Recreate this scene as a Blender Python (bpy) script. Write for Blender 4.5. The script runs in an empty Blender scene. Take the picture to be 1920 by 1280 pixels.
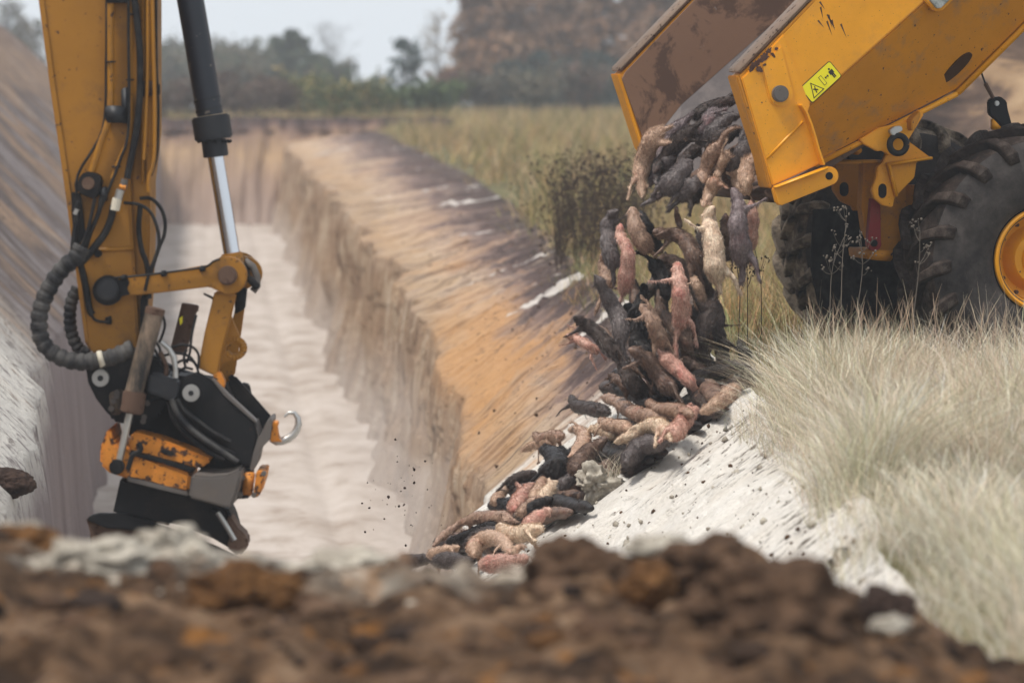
import bpy, bmesh, math, random
import numpy as np
from mathutils import Vector, Matrix, noise

random.seed(7)
rng = np.random.default_rng(7)
D = bpy.data
scene = bpy.context.scene
col = scene.collection
R = math.radians

# ------------------------------------------------------------------ camera, sky, sun, exposure
CAMZ = 2.0
PITCH = math.atan(530 / 7200)
cam_d = D.cameras.new('camera')
cam = D.objects.new('camera', cam_d)
col.objects.link(cam)
cam.location = (0, 0, CAMZ)
cam.rotation_euler = (R(90) - PITCH, 0, 0)
cam_d.lens = 135
cam_d.sensor_width = 36
cam_d.clip_start = 0.1
cam_d.clip_end = 3000
cam_d.dof.use_dof = True
cam_d.dof.focus_distance = 23.9
cam_d.dof.aperture_fstop = 2.15
cam_d.dof.aperture_blades = 9
scene.camera = cam

SUN_EL, SUN_AZ = 64, 236      # degrees; azimuth clockwise from +Y
world = D.worlds.new('World')
scene.world = world
world.use_nodes = True
nt = world.node_tree
nt.nodes.clear()
geo = nt.nodes.new('ShaderNodeTexCoord')
sep = nt.nodes.new('ShaderNodeSeparateXYZ')
mx = nt.nodes.new('ShaderNodeMath'); mx.operation = 'MAXIMUM'; mx.inputs[1].default_value = 0.03
cmb = nt.nodes.new('ShaderNodeCombineXYZ')
sky = nt.nodes.new('ShaderNodeTexSky')
sky.sky_type = 'NISHITA'
sky.sun_disc = False
sky.sun_elevation = R(SUN_EL)
sky.sun_rotation = R(SUN_AZ)
sky.air_density = 1.0
sky.dust_density = 2.0
sky.ozone_density = 1.0
hs = nt.nodes.new('ShaderNodeHueSaturation')
hs.inputs['Saturation'].default_value = 0.30
hs.inputs['Value'].default_value = 1.0
bg = nt.nodes.new('ShaderNodeBackground')
bg.inputs['Strength'].default_value = 0.115
wo = nt.nodes.new('ShaderNodeOutputWorld')
L = nt.links.new
L(geo.outputs['Generated'], sep.inputs[0])
L(sep.outputs[0], cmb.inputs[0]); L(sep.outputs[1], cmb.inputs[1]); L(sep.outputs[2], mx.inputs[0]); L(mx.outputs[0], cmb.inputs[2])
L(cmb.outputs[0], sky.inputs[0])
L(sky.outputs[0], hs.inputs['Color'])
cl = nt.nodes.new('ShaderNodeMix'); cl.data_type = 'RGBA'   # cloud deck over the blue
cl.inputs[0].default_value = 0.72
cl.inputs[7].default_value = (7.0, 7.5, 8.1, 1)
L(hs.outputs[0], cl.inputs[6]); L(cl.outputs[2], bg.inputs['Color'])
L(bg.outputs[0], wo.inputs['Surface'])

sd = D.lights.new('sun', 'SUN')
sd.energy = 2.9
sd.angle = R(11)
sd.color = (1.0, 0.95, 0.88)
sun = D.objects.new('sun', sd)
col.objects.link(sun)
az, el = R(SUN_AZ), R(SUN_EL)
sv = Vector((math.sin(az) * math.cos(el), math.cos(az) * math.cos(el), math.sin(el)))
sun.rotation_euler = sv.to_track_quat('Z', 'Y').to_euler()
sun.location = sv * 30

vs = scene.view_settings
vs.view_transform = 'Standard'; vs.look = 'None'; vs.gamma = 1; vs.use_curve_mapping = False
vs.exposure = 0.36
scene.cycles.max_bounces = 6
scene.cycles.diffuse_bounces = 3
scene.cycles.glossy_bounces = 3
scene.cycles.volume_bounces = 1
scene.cycles.use_denoising = True

# ------------------------------------------------------------------ helpers
CP, SP = math.cos(PITCH), math.sin(PITCH)
def ray(px, py):
    """direction of the sight line through a pixel of the 1920 px wide photograph"""
    a, b = (px - 960) / 7200, (640 - py) / 7200
    return Vector((a, CP + b * SP, -SP + b * CP))
def at(px, py, Y):
    r = ray(px, py)
    t = Y / r.y
    return Vector((r.x * t, Y, CAMZ + r.z * t))
def onplane(px, py, p0, n):
    r = ray(px, py)
    o = Vector((0, 0, CAMZ))
    t = (p0 - o).dot(n) / r.dot(n)
    return o + r * t

def tag(o, label=None, cat=None, group=None, kind=None):
    if label: o['label'] = label
    if cat: o['category'] = cat
    if group: o['group'] = group
    if kind: o['kind'] = kind
    return o
def empty(name, loc=(0, 0, 0)):
    o = D.objects.new(name, None); o.location = loc; o.empty_display_size = 0.2
    col.objects.link(o)
    return o
def link(name, me, mat=None, parent=None, smooth=False):
    o = D.objects.new(name, me); col.objects.link(o)
    if mat is not None and not me.materials: me.materials.append(mat)
    if parent is not None:
        o.parent = parent
        pl = Vector((0, 0, 0)); q = parent
        while q is not None:
            pl += Vector(q.location); q = q.parent
        o.location = -pl
    if smooth:
        me.polygons.foreach_set('use_smooth', [True] * len(me.polygons))
    return o
def bm_link(name, bm, mat, parent=None, smooth=False):
    me = D.meshes.new(name); bm.normal_update(); bm.to_mesh(me); bm.free()
    return link(name, me, mat, parent, smooth)
def recenter(o):
    """put a childless top-level mesh's origin at its base"""
    me = o.data
    n = len(me.vertices); a = np.empty(n * 3); me.vertices.foreach_get('co', a); a = a.reshape(-1, 3)
    c = np.array([(a[:, 0].min() + a[:, 0].max()) / 2, (a[:, 1].min() + a[:, 1].max()) / 2, a[:, 2].min()])
    me.vertices.foreach_set('co', (a - c).ravel()); me.update()
    o.location = c
    return o

def grid_mesh(name, P, uv=None, uv_name='UVMap'):
    """P: (n, m, 3) array of points"""
    n, m, _ = P.shape
    me = D.meshes.new(name)
    idx = np.arange(n * m).reshape(n, m)
    f = np.stack([idx[:-1, :-1], idx[1:, :-1], idx[1:, 1:], idx[:-1, 1:]], -1).reshape(-1, 4)
    me.vertices.add(n * m); me.vertices.foreach_set('co', P.reshape(-1).astype(np.float32))
    nf = len(f)
    me.loops.add(nf * 4); me.loops.foreach_set('vertex_index', f.reshape(-1).astype(np.int32))
    me.polygons.add(nf); me.polygons.foreach_set('loop_start', np.arange(0, nf * 4, 4, dtype=np.int32))
    me.update(calc_edges=True)
    if uv is not None:
        l = me.uv_layers.new(name=uv_name)
        l.data.foreach_set('uv', uv.reshape(-1, 2)[f.reshape(-1)].reshape(-1).astype(np.float32))
    me.polygons.foreach_set('use_smooth', np.ones(nf, bool))
    return me
def tri_mesh(name, V, F, C=None):
    """V (n,3), F (k,3|4); C per-vertex colour"""
    me = D.meshes.new(name)
    k = F.shape[1]
    me.vertices.add(len(V)); me.vertices.foreach_set('co', V.reshape(-1).astype(np.float32))
    me.loops.add(F.size); me.loops.foreach_set('vertex_index', F.reshape(-1).astype(np.int32))
    me.polygons.add(len(F)); me.polygons.foreach_set('loop_start', np.arange(0, F.size, k, dtype=np.int32))
    me.update(calc_edges=True)
    if C is not None:
        ca = me.color_attributes.new('tint', 'FLOAT_COLOR', 'POINT')
        c4 = np.ones((len(V), 4), np.float32); c4[:, :3] = C
        ca.data.foreach_set('color', c4.reshape(-1))
    return me

_T = rng.random((256, 256)).astype(np.float64)
def vn(x, y):
    xi = np.floor(x).astype(int); yi = np.floor(y).astype(int)
    fx = x - xi; fy = y - yi
    fx = fx * fx * (3 - 2 * fx); fy = fy * fy * (3 - 2 * fy)
    a = _T[xi & 255, yi & 255]; b = _T[(xi + 1) & 255, yi & 255]
    c = _T[xi & 255, (yi + 1) & 255]; d = _T[(xi + 1) & 255, (yi + 1) & 255]
    return ((a * (1 - fx) + b * fx) * (1 - fy) + (c * (1 - fx) + d * fx) * fy) * 2 - 1
def fbm(x, y, o=4, g=0.5):
    s = 0; a = 1; t = 0
    for i in range(o):
        s = s + a * vn(x * 2 ** i + 17.3 * i, y * 2 ** i + 5.1 * i); t += a; a *= g
    return s / t

def catmull(P, n):
    P = [Vector(p) for p in P]
    if len(P) == 2: P = [P[0], (P[0] + P[1]) / 2, P[1]]
    Q = [P[0] * 2 - P[1]] + P + [P[-1] * 2 - P[-2]]
    # chord-length parameter
    d = [0]
    for i in range(1, len(P)): d.append(d[-1] + max((P[i] - P[i - 1]).length, 1e-5))
    out = []
    for k in range(n):
        s = d[-1] * k / (n - 1)
        i = 0
        while i < len(P) - 2 and s > d[i + 1]: i += 1
        t = (s - d[i]) / (d[i + 1] - d[i])
        a, b, c, e = Q[i], Q[i + 1], Q[i + 2], Q[i + 3]
        out.append(0.5 * ((2 * b) + (c - a) * t + (2 * a - 5 * b + 4 * c - e) * t * t + (-a + 3 * b - 3 * c + e) * t ** 3))
    return out
def tube(bm, pts, rad, seg=8, caps=True, flat=1.0):
    """tube with parallel-transported frame; rad list or number"""
    n = len(pts)
    if not hasattr(rad, '__len__'): rad = [rad] * n
    t = (pts[1] - pts[0]).normalized()
    up = Vector((0, 0, 1)) if abs(t.z) < 0.9 else Vector((0, 1, 0))
    u = t.cross(up).normalized()
    rings = []
    for i in range(n):
        a = pts[max(i - 1, 0)]; b = pts[min(i + 1, n - 1)]
        t = (b - a)
        t = t.normalized() if t.length > 1e-9 else Vector((0, 0, 1))
        u = (u - t * u.dot(t)).normalized()
        v = t.cross(u)
        rings.append([bm.verts.new(pts[i] + (u * math.cos(2 * math.pi * k / seg) + v * math.sin(2 * math.pi * k / seg) * flat) * rad[i]) for k in range(seg)])
    for i in range(n - 1):
        for k in range(seg):
            bm.faces.new((rings[i][k], rings[i][(k + 1) % seg], rings[i + 1][(k + 1) % seg], rings[i + 1][k]))
    if caps:
        bm.faces.new(rings[0][::-1]); bm.faces.new(rings[-1])
def tube_obj(name, pts, rad, mat, parent, seg=10, n=None, smooth=True):
    bm = bmesh.new()
    P = catmull(pts, n) if n else [Vector(p) for p in pts]
    tube(bm, P, rad, seg)
    bmesh.ops.recalc_face_normals(bm, faces=bm.faces)
    o = bm_link(name, bm, mat, parent, smooth)
    if smooth: sharp(o)
    return o
def sharp(o, ang=40):
    me = o.data
    bm = bmesh.new(); bm.from_mesh(me)
    for e in bm.edges:
        if len(e.link_faces) == 2 and e.calc_face_angle(0) > R(ang): e.smooth = False
    bm.to_mesh(me); bm.free()
    me.polygons.foreach_set('use_smooth', [True] * len(me.polygons))
def solid(bm, A, B):
    """closed solid between two matching point loops"""
    n = len(A)
    va = [bm.verts.new(p) for p in A]; vb = [bm.verts.new(p) for p in B]
    bm.faces.new(va[::-1]); bm.faces.new(vb)
    for i in range(n): bm.faces.new((va[i], va[(i + 1) % n], vb[(i + 1) % n], vb[i]))
def finish(bm, name, mat, parent, bev=0.006, segs=2):
    bmesh.ops.recalc_face_normals(bm, faces=bm.faces)
    if bev:
        es = [e for e in bm.edges if len(e.link_faces) == 2 and e.calc_face_angle(0) > R(28)]
        try: bmesh.ops.bevel(bm, geom=es, offset=bev, segments=segs, affect='EDGES', clamp_overlap=True)
        except Exception: pass
    o = bm_link(name, bm, mat, parent)
    sharp(o, 35)
    return o
def arc(cx, cy, r, a0, a1, n=12):
    return [(cx + r * math.cos(R(a0 + (a1 - a0) * i / n)), cy + r * math.sin(R(a0 + (a1 - a0) * i / n))) for i in range(n + 1)]

# ------------------------------------------------------------------ materials
def mat_new(name, rough=0.8, spec=0.3, metal=0.0):
    m = D.materials.new(name); m.use_nodes = True
    n = m.node_tree.nodes; b = n['Principled BSDF']
    b.inputs['Roughness'].default_value = rough
    b.inputs['Specular IOR Level'].default_value = spec
    b.inputs['Metallic'].default_value = metal
    return m, m.node_tree, b
def coord(t, kind='Object', scale=(1, 1, 1), rnd=False):
    tc = t.nodes.new('ShaderNodeTexCoord'); mp = t.nodes.new('ShaderNodeMapping')
    mp.inputs['Scale'].default_value = scale
    t.links.new(tc.outputs[kind], mp.inputs[0])
    if rnd:
        oi = t.nodes.new('ShaderNodeObjectInfo'); mu = t.nodes.new('ShaderNodeMath'); mu.operation = 'MULTIPLY'; mu.inputs[1].default_value = 50
        t.links.new(oi.outputs['Random'], mu.inputs[0]); t.links.new(mu.outputs[0], mp.inputs['Location'])
    return mp.outputs[0]
def noi(t, vec, scale, detail=4, rough=0.55, dist=0.0):
    n = t.nodes.new('ShaderNodeTexNoise'); n.inputs['Scale'].default_value = scale
    n.inputs['Detail'].default_value = detail; n.inputs['Roughness'].default_value = rough; n.inputs['Distortion'].default_value = dist
    t.links.new(vec, n.inputs['Vector'])
    return n.outputs['Fac']
def ramp(t, fac, stops, interp='LINEAR'):
    r = t.nodes.new('ShaderNodeValToRGB'); r.color_ramp.interpolation = interp
    e = r.color_ramp.elements
    while len(e) > 1: e.remove(e[-1])
    e[0].position = stops[0][0]; c = stops[0][1]; e[0].color = (*c, 1) if hasattr(c, '__len__') else (c, c, c, 1)
    for p, c in stops[1:]:
        x = e.new(p); x.color = (*c, 1) if hasattr(c, '__len__') else (c, c, c, 1)
    t.links.new(fac, r.inputs[0])
    return r.outputs[0]
def mix(t, fac, a, b, mode='MIX'):
    m = t.nodes.new('ShaderNodeMix'); m.data_type = 'RGBA'; m.blend_type = mode
    for s, v in ((0, fac), (6, a), (7, b)):
        if isinstance(v, (int, float)): m.inputs[s].default_value = v if s == 0 else (v, v, v, 1)
        elif isinstance(v, tuple): m.inputs[s].default_value = (*v, 1)
        else: t.links.new(v, m.inputs[s])
    return m.outputs[2]
def math_n(t, op, a, b=0.0):
    m = t.nodes.new('ShaderNodeMath'); m.operation = op
    for i, v in enumerate((a, b)):
        if isinstance(v, (int, float)): m.inputs[i].default_value = v
        else: t.links.new(v, m.inputs[i])
    return m.outputs[0]
def bump(t, b, h, dist=0.01, strength=1.0):
    n = t.nodes.new('ShaderNodeBump'); n.inputs['Distance'].default_value = dist; n.inputs['Strength'].default_value = strength
    t.links.new(h, n.inputs['Height']); t.links.new(n.outputs[0], b.inputs['Normal'])

def painted(name, colr, dirt=0.35, rough=0.38, spec=0.4, rust=(0.05, 0.02, 0.01), chips=0.66, mud=(0.16, 0.11, 0.07), grime_scale=2.2):
    """worn machine paint: colour drift, chips down to rust, dried mud film"""
    m, t, b = mat_new(name, rough, spec)
    v = coord(t)
    big = noi(t, v, grime_scale, 6, 0.65)
    fine = noi(t, v, 28, 5, 0.6)
    c = mix(t, ramp(t, big, [(0.35, 0.0), (0.75, 1.0)]), colr, tuple(x * 0.80 for x in colr))
    mudf = math_n(t, 'MULTIPLY', ramp(t, noi(t, v, 5, 7, 0.7), [(0.52, 0.0), (0.72, 1.0)]), dirt)
    c = mix(t, mudf, c, mud)
    chip = ramp(t, fine, [(chips, 0.0), (chips + 0.03, 1.0)])
    c = mix(t, chip, c, rust)
    sp = ramp(t, noi(t, v, 90, 2, 0.5), [(0.70, 0.0), (0.74, 0.8)])
    c = mix(t, sp, c, tuple(x * 0.3 for x in mud))
    t.links.new(c, b.inputs['Base Color'])
    t.links.new(ramp(t, big, [(0.3, rough), (0.8, min(rough + 0.3, 0.95))]), b.inputs['Roughness'])
    bump(t, b, fine, 0.002, 0.25)
    return m
M = {}
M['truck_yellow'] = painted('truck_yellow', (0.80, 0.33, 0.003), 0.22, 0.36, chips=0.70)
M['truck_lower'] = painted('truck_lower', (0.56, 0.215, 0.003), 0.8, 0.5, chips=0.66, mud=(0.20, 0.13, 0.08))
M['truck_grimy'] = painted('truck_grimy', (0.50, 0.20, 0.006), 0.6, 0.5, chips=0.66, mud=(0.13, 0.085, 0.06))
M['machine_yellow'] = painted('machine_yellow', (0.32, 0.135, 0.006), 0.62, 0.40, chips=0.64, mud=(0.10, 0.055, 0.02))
M['machine_orange'] = painted('machine_orange', (0.62, 0.22, 0.02), 0.55, 0.5, chips=0.56, mud=(0.035, 0.02, 0.012), grime_scale=6)
M['rusty_iron'] = painted('rusty_iron', (0.10, 0.055, 0.035), 0.5, 0.7, mud=(0.22, 0.15, 0.10), chips=0.6)
M['black_steel'] = painted('black_steel', (0.009, 0.009, 0.010), 0.35, 0.5, mud=(0.06, 0.045, 0.035), chips=0.68, spec=0.18)
M['dark_paint'] = painted('dark_paint', (0.009, 0.010, 0.013), 0.2, 0.42, mud=(0.09, 0.07, 0.05), chips=0.72)
M['grey_steel'] = painted('grey_steel', (0.11, 0.095, 0.085), 0.3, 0.45, chips=0.7)
M['red_paint'] = painted('red_paint', (0.22, 0.012, 0.012), 0.2, 0.45)
M['ochre_muddy'] = painted('ochre_muddy', (0.36, 0.17, 0.03), 0.8, 0.7)
m, t, b = mat_new('chrome', 0.16, 0.5, 1.0); b.inputs['Base Color'].default_value = (0.62, 0.63, 0.65, 1); M['chrome'] = m
m, t, b = mat_new('bare_steel', 0.38, 0.5, 0.8); b.inputs['Base Color'].default_value = (0.42, 0.41, 0.39, 1); M['bare_steel'] = m
m, t, b = mat_new('hose_rubber', 0.55, 0.2)
t.links.new(ramp(t, noi(t, coord(t), 14, 5), [(0.4, (0.005, 0.005, 0.006)), (0.75, (0.03, 0.028, 0.026))]), b.inputs['Base Color']); M['hose'] = m
m, t, b = mat_new('sheath_dusty', 0.75, 0.25)
t.links.new(ramp(t, noi(t, coord(t), 9, 6), [(0.38, (0.008, 0.008, 0.010)), (0.72, (0.085, 0.08, 0.075))]), b.inputs['Base Color']); M['sheath'] = m
m, t, b = mat_new('cable_tie', 0.6); b.inputs['Base Color'].default_value = (0.55, 0.5, 0.4, 1); M['tie'] = m
# ------------------------------------------------------------------ the trench and the ground
TX = -0.0806                       # the trench runs away from the camera and slightly to the left
def tb(Y, xs, ys): return np.interp(Y, xs, ys)
def spaced(y0, y1, k0, pw=1.35):
    out = [y0]
    while out[-1] < y1: out.append(out[-1] + k0 * (out[-1] / 20) ** pw)
    out[-1] = y1
    return np.array(out)
def ue_f(Y): return tb(Y, [8, 11, 13.5, 15.3, 18.9, 22.9, 24.5, 28, 32, 35, 45, 65, 111], [2.3, 2.35, 2.55, 2.76, 3.2, 3.34, 3.42, 3.5, 3.5, 3.5, 4.0, 4.6, 4.95])
def ub_f(Y): return tb(Y, [8, 15, 20, 24, 26, 28.5, 32, 37, 111], [0.5, 0.7, 1.05, 1.5, 1.75, 2.1, 2.15, 2.2, 2.2])
def zb_f(Y): return tb(Y, [8, 15, 20, 24, 26, 28.5, 32, 37.7, 58, 107], [-1.7, -1.65, -1.45, -1.2, -1.22, -1.25, -1.12, -0.62, -0.34, -0.38])
FL = -2.6
YS = spaced(11, 107.6, 0.028)
n1, n2 = 70, 60                    # wall, slope
YY = YS[:, None]
ub = ub_f(YY) + 0.10 * fbm(YY * 0.55, YY * 0 + 3.3, 2) + 0.05 * fbm(YY * 2.2, YY * 0 + 9.1, 2)
ue = ue_f(YY) + 0.10 * fbm(YY * 0.9, YY * 0 + 1.7, 3)
zb = zb_f(YY) + 0.06 * fbm(YY * 1.1, YY * 0 + 6.4, 2)
s1 = np.linspace(0, 1, n1)[None]; s2 = np.linspace(0, 1, n2)[None]
# wall, bottom to top, rounding into the slope
Uw = ub + 0.07 * (s1 ** 6) - 0.22 * (1 - s1) ** 3
Zw = FL + (zb - FL) * s1
grv = fbm(YY * 5.0, s1 * 1.6 + YY * 0, 4, 0.6)
led = np.floor(fbm(YY * 0.8, s1 * 2.2, 3) * 5) / 5
Uw = Uw - 0.045 * grv * (0.25 + 0.75 * s1) - 0.22 * fbm(YY * 0.62, s1 * 1.0, 3) - 0.13 * led
us0 = Uw[:, -1:]; 
Us = us0 + (ue - us0) * s2
Zs = zb + (0 - zb) * s2 ** 1.05
strk = fbm(YY * 6.5, s2 * 2.0, 4, 0.62)
lump = fbm(YY * 1.2 + 40, s2 * 2.5, 3)
ed = np.sin(np.pi * np.clip(s2, 0, 1)) ** 0.5
rdg = 1 - 2 * np.abs(fbm(YY * 2.6 + 9, s2 * 2.4 + YY * 0.4, 3))
clo = np.clip(fbm(YY * 9, s2 * 14, 3) - 0.12, 0, 1)
Zs = Zs + ed * (0.040 * strk + 0.075 * lump + 0.030 * rdg) + ed * 0.12 * clo * np.clip(s2 * 1.4, 0.15, 1) * (YY > 26)
near = np.clip((26 - YY) / 6, 0, 1)
Zs = Zs + ed * near * 0.02 * fbm(YY * 9, s2 * 22, 3)
U = np.concatenate([Uw, Us[:, 1:]], 1); Z = np.concatenate([Zw, Zs[:, 1:]], 1)
Yg = np.repeat(YY, U.shape[1], 1)
P = np.stack([U + TX * Yg, Yg, Z], -1)
# uv: x = along the trench in metres, y = distance along the profile
dl = np.sqrt(np.diff(U, axis=1) ** 2 + np.diff(Z, axis=1) ** 2)
S = np.concatenate([np.zeros((len(YS), 1)), np.cumsum(dl, 1)], 1)
S = S - S[:, n1 - 1:n1]            # 0 at the break, <0 on the wall
bankP = P
me = grid_mesh('trench_bank', P, np.stack([Yg, S], -1))
fr = np.concatenate([s1 - 1 + 0 * YY, s2[:, 1:] + 0 * YY], 1).reshape(-1)
me.attributes.new('band', 'FLOAT', 'POINT').data.foreach_set('value', fr.astype(np.float32))

m, t, b = mat_new('cut_earth', 0.95, 0.12)
uvn = t.nodes.new('ShaderNodeTexCoord').outputs['UV']
def uvs(sx, sy):
    mp = t.nodes.new('ShaderNodeMapping'); mp.inputs['Scale'].default_value = (sx, sy, 1); t.links.new(uvn, mp.inputs[0]); return mp.outputs[0]
sepn = t.nodes.new('ShaderNodeSeparateXYZ'); t.links.new(uvn, sepn.inputs[0])
u_, v_ = sepn.outputs[0], sepn.outputs[1]
gp = t.nodes.new('ShaderNodeNewGeometry'); sz = t.nodes.new('ShaderNodeSeparateXYZ'); t.links.new(gp.outputs['Position'], sz.inputs[0]); z_ = sz.outputs[2]
stk = noi(t, uvs(2.4, 0.36), 1.0, 8, 0.68, 0.3)
stk2 = noi(t, uvs(8, 0.9), 1.0, 7, 0.7, 0.2)
clods = noi(t, uvs(9, 6), 1.0, 6, 0.72, 0.3)
blot = noi(t, uvs(0.35, 0.9), 1.0, 5, 0.6, 0.6)
# colour bands of the soil by depth below the field, pulled about by the scraping
ba = t.nodes.new('ShaderNodeAttribute'); ba.attribute_name = 'band'
hz = math_n(t, 'ADD', ba.outputs['Fac'], math_n(t, 'MULTIPLY', math_n(t, 'SUBTRACT', stk, 0.5), 1.0))
hz = math_n(t, 'ADD', hz, math_n(t, 'MULTIPLY', math_n(t, 'SUBTRACT', blot, 0.5), 0.7))
band = t.nodes.new('ShaderNodeMapRange'); band.inputs[1].default_value = -0.9; band.inputs[2].default_value = 1.02
t.links.new(hz, band.inputs[0])
soil = ramp(t, band.outputs[0], [(0.0, (0.42, 0.34, 0.28)), (0.3, (0.40, 0.30, 0.22)), (0.44, (0.46, 0.33, 0.235)), (0.54, (0.50, 0.345, 0.215)), (0.61, (0.55, 0.405, 0.29)),
                                 (0.70, (0.42, 0.295, 0.22)), (0.77, (0.25, 0.18, 0.16)), (0.84, (0.11, 0.078, 0.076)), (1.0, (0.05, 0.038, 0.037))])
soil = mix(t, ramp(t, stk2, [(0.40, 0.85), (0.50, 0.0)]), soil, (0.13, 0.085, 0.065))
soil = mix(t, ramp(t, stk2, [(0.54, 0.0), (0.68, 0.6)]), soil, (0.60, 0.46, 0.34))
orange = ramp(t, noi(t, uvs(0.16, 0.5), 1.0, 5, 0.6, 0.5), [(0.47, 0.0), (0.58, 0.85)])      # iron-stained pockets
och = t.nodes.new('ShaderNodeMapRange'); och.inputs[1].default_value = 0.70; och.inputs[2].default_value = 0.40; t.links.new(hz, och.inputs[0])
oy = t.nodes.new('ShaderNodeMapRange'); oy.inputs[1].default_value = 50; oy.inputs[2].default_value = 34; oy.inputs[3].default_value = 0.15; oy.inputs[4].default_value = 0.9; t.links.new(u_, oy.inputs[0])
soil = mix(t, math_n(t, 'MULTIPLY', math_n(t, 'MULTIPLY', orange, och.outputs[0]), oy.outputs[0]), soil, (0.60, 0.31, 0.12))
# clay smears down the vertical face
wallf = ramp(t, v_, [(0.0, 1.0), (0.03, 0.0)])
wst = noi(t, uvs(2.6, 0.55), 1.3, 8, 0.68, 0.4)
wall = ramp(t, wst, [(0.30, (0.10, 0.062, 0.042)), (0.38, (0.24, 0.155, 0.10)), (0.48, (0.38, 0.25, 0.16)), (0.58, (0.48, 0.36, 0.25)), (0.68, (0.58, 0.48, 0.38)), (0.8, (0.68, 0.62, 0.55))])
low = ramp(t, v_, [(0.0, 1.0), (1.0, 0.0)])
wm = t.nodes.new('ShaderNodeMapRange'); wm.inputs[1].default_value = -0.25; wm.inputs[2].default_value = 0.12; wm.inputs[3].default_value = 1; wm.inputs[4].default_value = 0
t.links.new(v_, wm.inputs[0])
soil = mix(t, ramp(t, clods, [(0.33, 0.8), (0.42, 0.0)]), soil, (0.06, 0.042, 0.036))
soil = mix(t, ramp(t, clods, [(0.60, 0.0), (0.70, 0.4)]), soil, (0.58, 0.45, 0.34))
c = mix(t, wm.outputs[0], soil, wall)
dustm = t.nodes.new('ShaderNodeMapRange'); dustm.inputs[1].default_value = -1.6; dustm.inputs[2].default_value = -2.6; dustm.inputs[3].default_value = 0; dustm.inputs[4].default_value = 0.7
t.links.new(math_n(t, 'ADD', z_, math_n(t, 'MULTIPLY', math_n(t, 'SUBTRACT', blot, 0.5), 1.2)), dustm.inputs[0])
c = mix(t, dustm.outputs[0], c, (0.52, 0.46, 0.42))
# lime and pale sand tipped over the near end
jag = math_n(t, 'ADD', u_, math_n(t, 'MULTIPLY', math_n(t, 'SUBTRACT', stk, 0.5), 5.5))
lm = t.nodes.new('ShaderNodeMapRange'); lm.inputs[1].default_value = 28.6; lm.inputs[2].default_value = 27.4; t.links.new(jag, lm.inputs[0])
spk = noi(t, uvs(11, 4.5), 1.6, 6, 0.72)
spm = noi(t, uvs(0.8, 0.8), 1.0, 4, 0.6)
top = t.nodes.new('ShaderNodeMapRange'); top.inputs[1].default_value = -0.75; top.inputs[2].default_value = 0.0; t.links.new(z_, top.inputs[0])
thr = math_n(t, 'ADD', spk, math_n(t, 'ADD', math_n(t, 'MULTIPLY', math_n(t, 'SUBTRACT', 0.5, spm), 0.45), math_n(t, 'MULTIPLY', top.outputs[0], -0.10)))
white = mix(t, ramp(t, thr, [(0.30, 1.0), (0.345, 0.35), (0.39, 0.0)]), ramp(t, noi(t, uvs(2, 2), 1.5, 6), [(0.3, (0.78, 0.72, 0.64)), (0.7, (0.88, 0.84, 0.78))]), (0.17, 0.14, 0.115))
rustp = noi(t, uvs(2.4, 1.2), 1.0, 5, 0.7)
white = mix(t, ramp(t, rustp, [(0.655, 0.0), (0.68, 1.0)]), white, (0.16, 0.075, 0.02))
c = mix(t, lm.outputs[0], c, white)
# a few lime runs further down the bank
lr = ramp(t, noi(t, uvs(1.0, 0.28), 1.0, 4, 0.55), [(0.63, 0.0), (0.66, 0.9)])
c = mix(t, math_n(t, 'MULTIPLY', lr, math_n(t, 'SUBTRACT', 1.0, wm.outputs[0])), c, (0.72, 0.66, 0.60))
t.links.new(c, b.inputs['Base Color'])
bump(t, b, math_n(t, 'ADD', math_n(t, 'ADD', stk2, clods), math_n(t, 'MULTIPLY', spk, 0.6)), 0.09, 0.9)
M['cut_earth'] = m
bank = link('trench_bank', me, m); tag(bank, kind='structure')

# ---- left side: vertical clay wall, then the spoil bank climbing out of the trench
ul = -1.2 + tb(YY, [8, 22, 26, 30, 107], [0.15, 0.22, 0.2, 0.0, 0.0]) + 0.08 * fbm(YY * 0.7, YY * 0 + 33, 2)
zl = tb(YY, [8, 24, 30, 60, 107], [-0.35, -0.45, -0.5, -0.42, -0.35]) + 0.05 * fbm(YY * 1.4, YY * 0 + 21, 2)
Uw = ul - 0.12 * s1 ** 4 + 0.1 * (1 - s1) ** 3 + 0.03 * fbm(YY * 3.0, s1 * 1.5 + 7, 4)
Zw = FL + (zl - FL) * s1
n3 = 130
s3 = np.linspace(0, 1, n3)[None]
cr = tb(YY, [8, 60, 95, 115], [3.3, 3.3, 3.0, 1.4]); 
px = np.array([0, 0.45, 0.52, 1.0]); 
Us = Uw[:, -1:] - s3 * 11.5
pr = np.interp(s3 * 11.5, [0, 0.5, 3.9, 4.6, 9.5, 11.5], [0, 0.13, 1.0, 1.02, 0.15, 0.1])
Zs = zl + (cr - zl) * pr
Zs = Zs + np.clip(s3 * 12, 0, 1) * (0.14 * fbm(YY * 0.6 + s3 * 3, s3 * 7, 4) + 0.05 * fbm((YY * 0.9 + s3 * 11.5 * 1.2) * 2.0, s3 * 3, 4, 0.6))
U = np.concatenate([Uw, Us[:, 1:]], 1); Z = np.concatenate([Zw, Zs[:, 1:]], 1)
Yg = np.repeat(YY, U.shape[1], 1)
P = np.stack([U + TX * Yg, Yg, Z], -1)
dl = np.sqrt(np.diff(U, axis=1) ** 2 + np.diff(Z, axis=1) ** 2)
S = np.concatenate([np.zeros((len(YS), 1)), np.cumsum(dl, 1)], 1); S = S - S[:, n1 - 1:n1]
me = grid_mesh('spoil_bank', P[:, ::-1], np.stack([Yg, S], -1)[:, ::-1])
m, t, b = mat_new('spoil_earth', 0.95, 0.12)
uvn = t.nodes.new('ShaderNodeTexCoord').outputs['UV']
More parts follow.
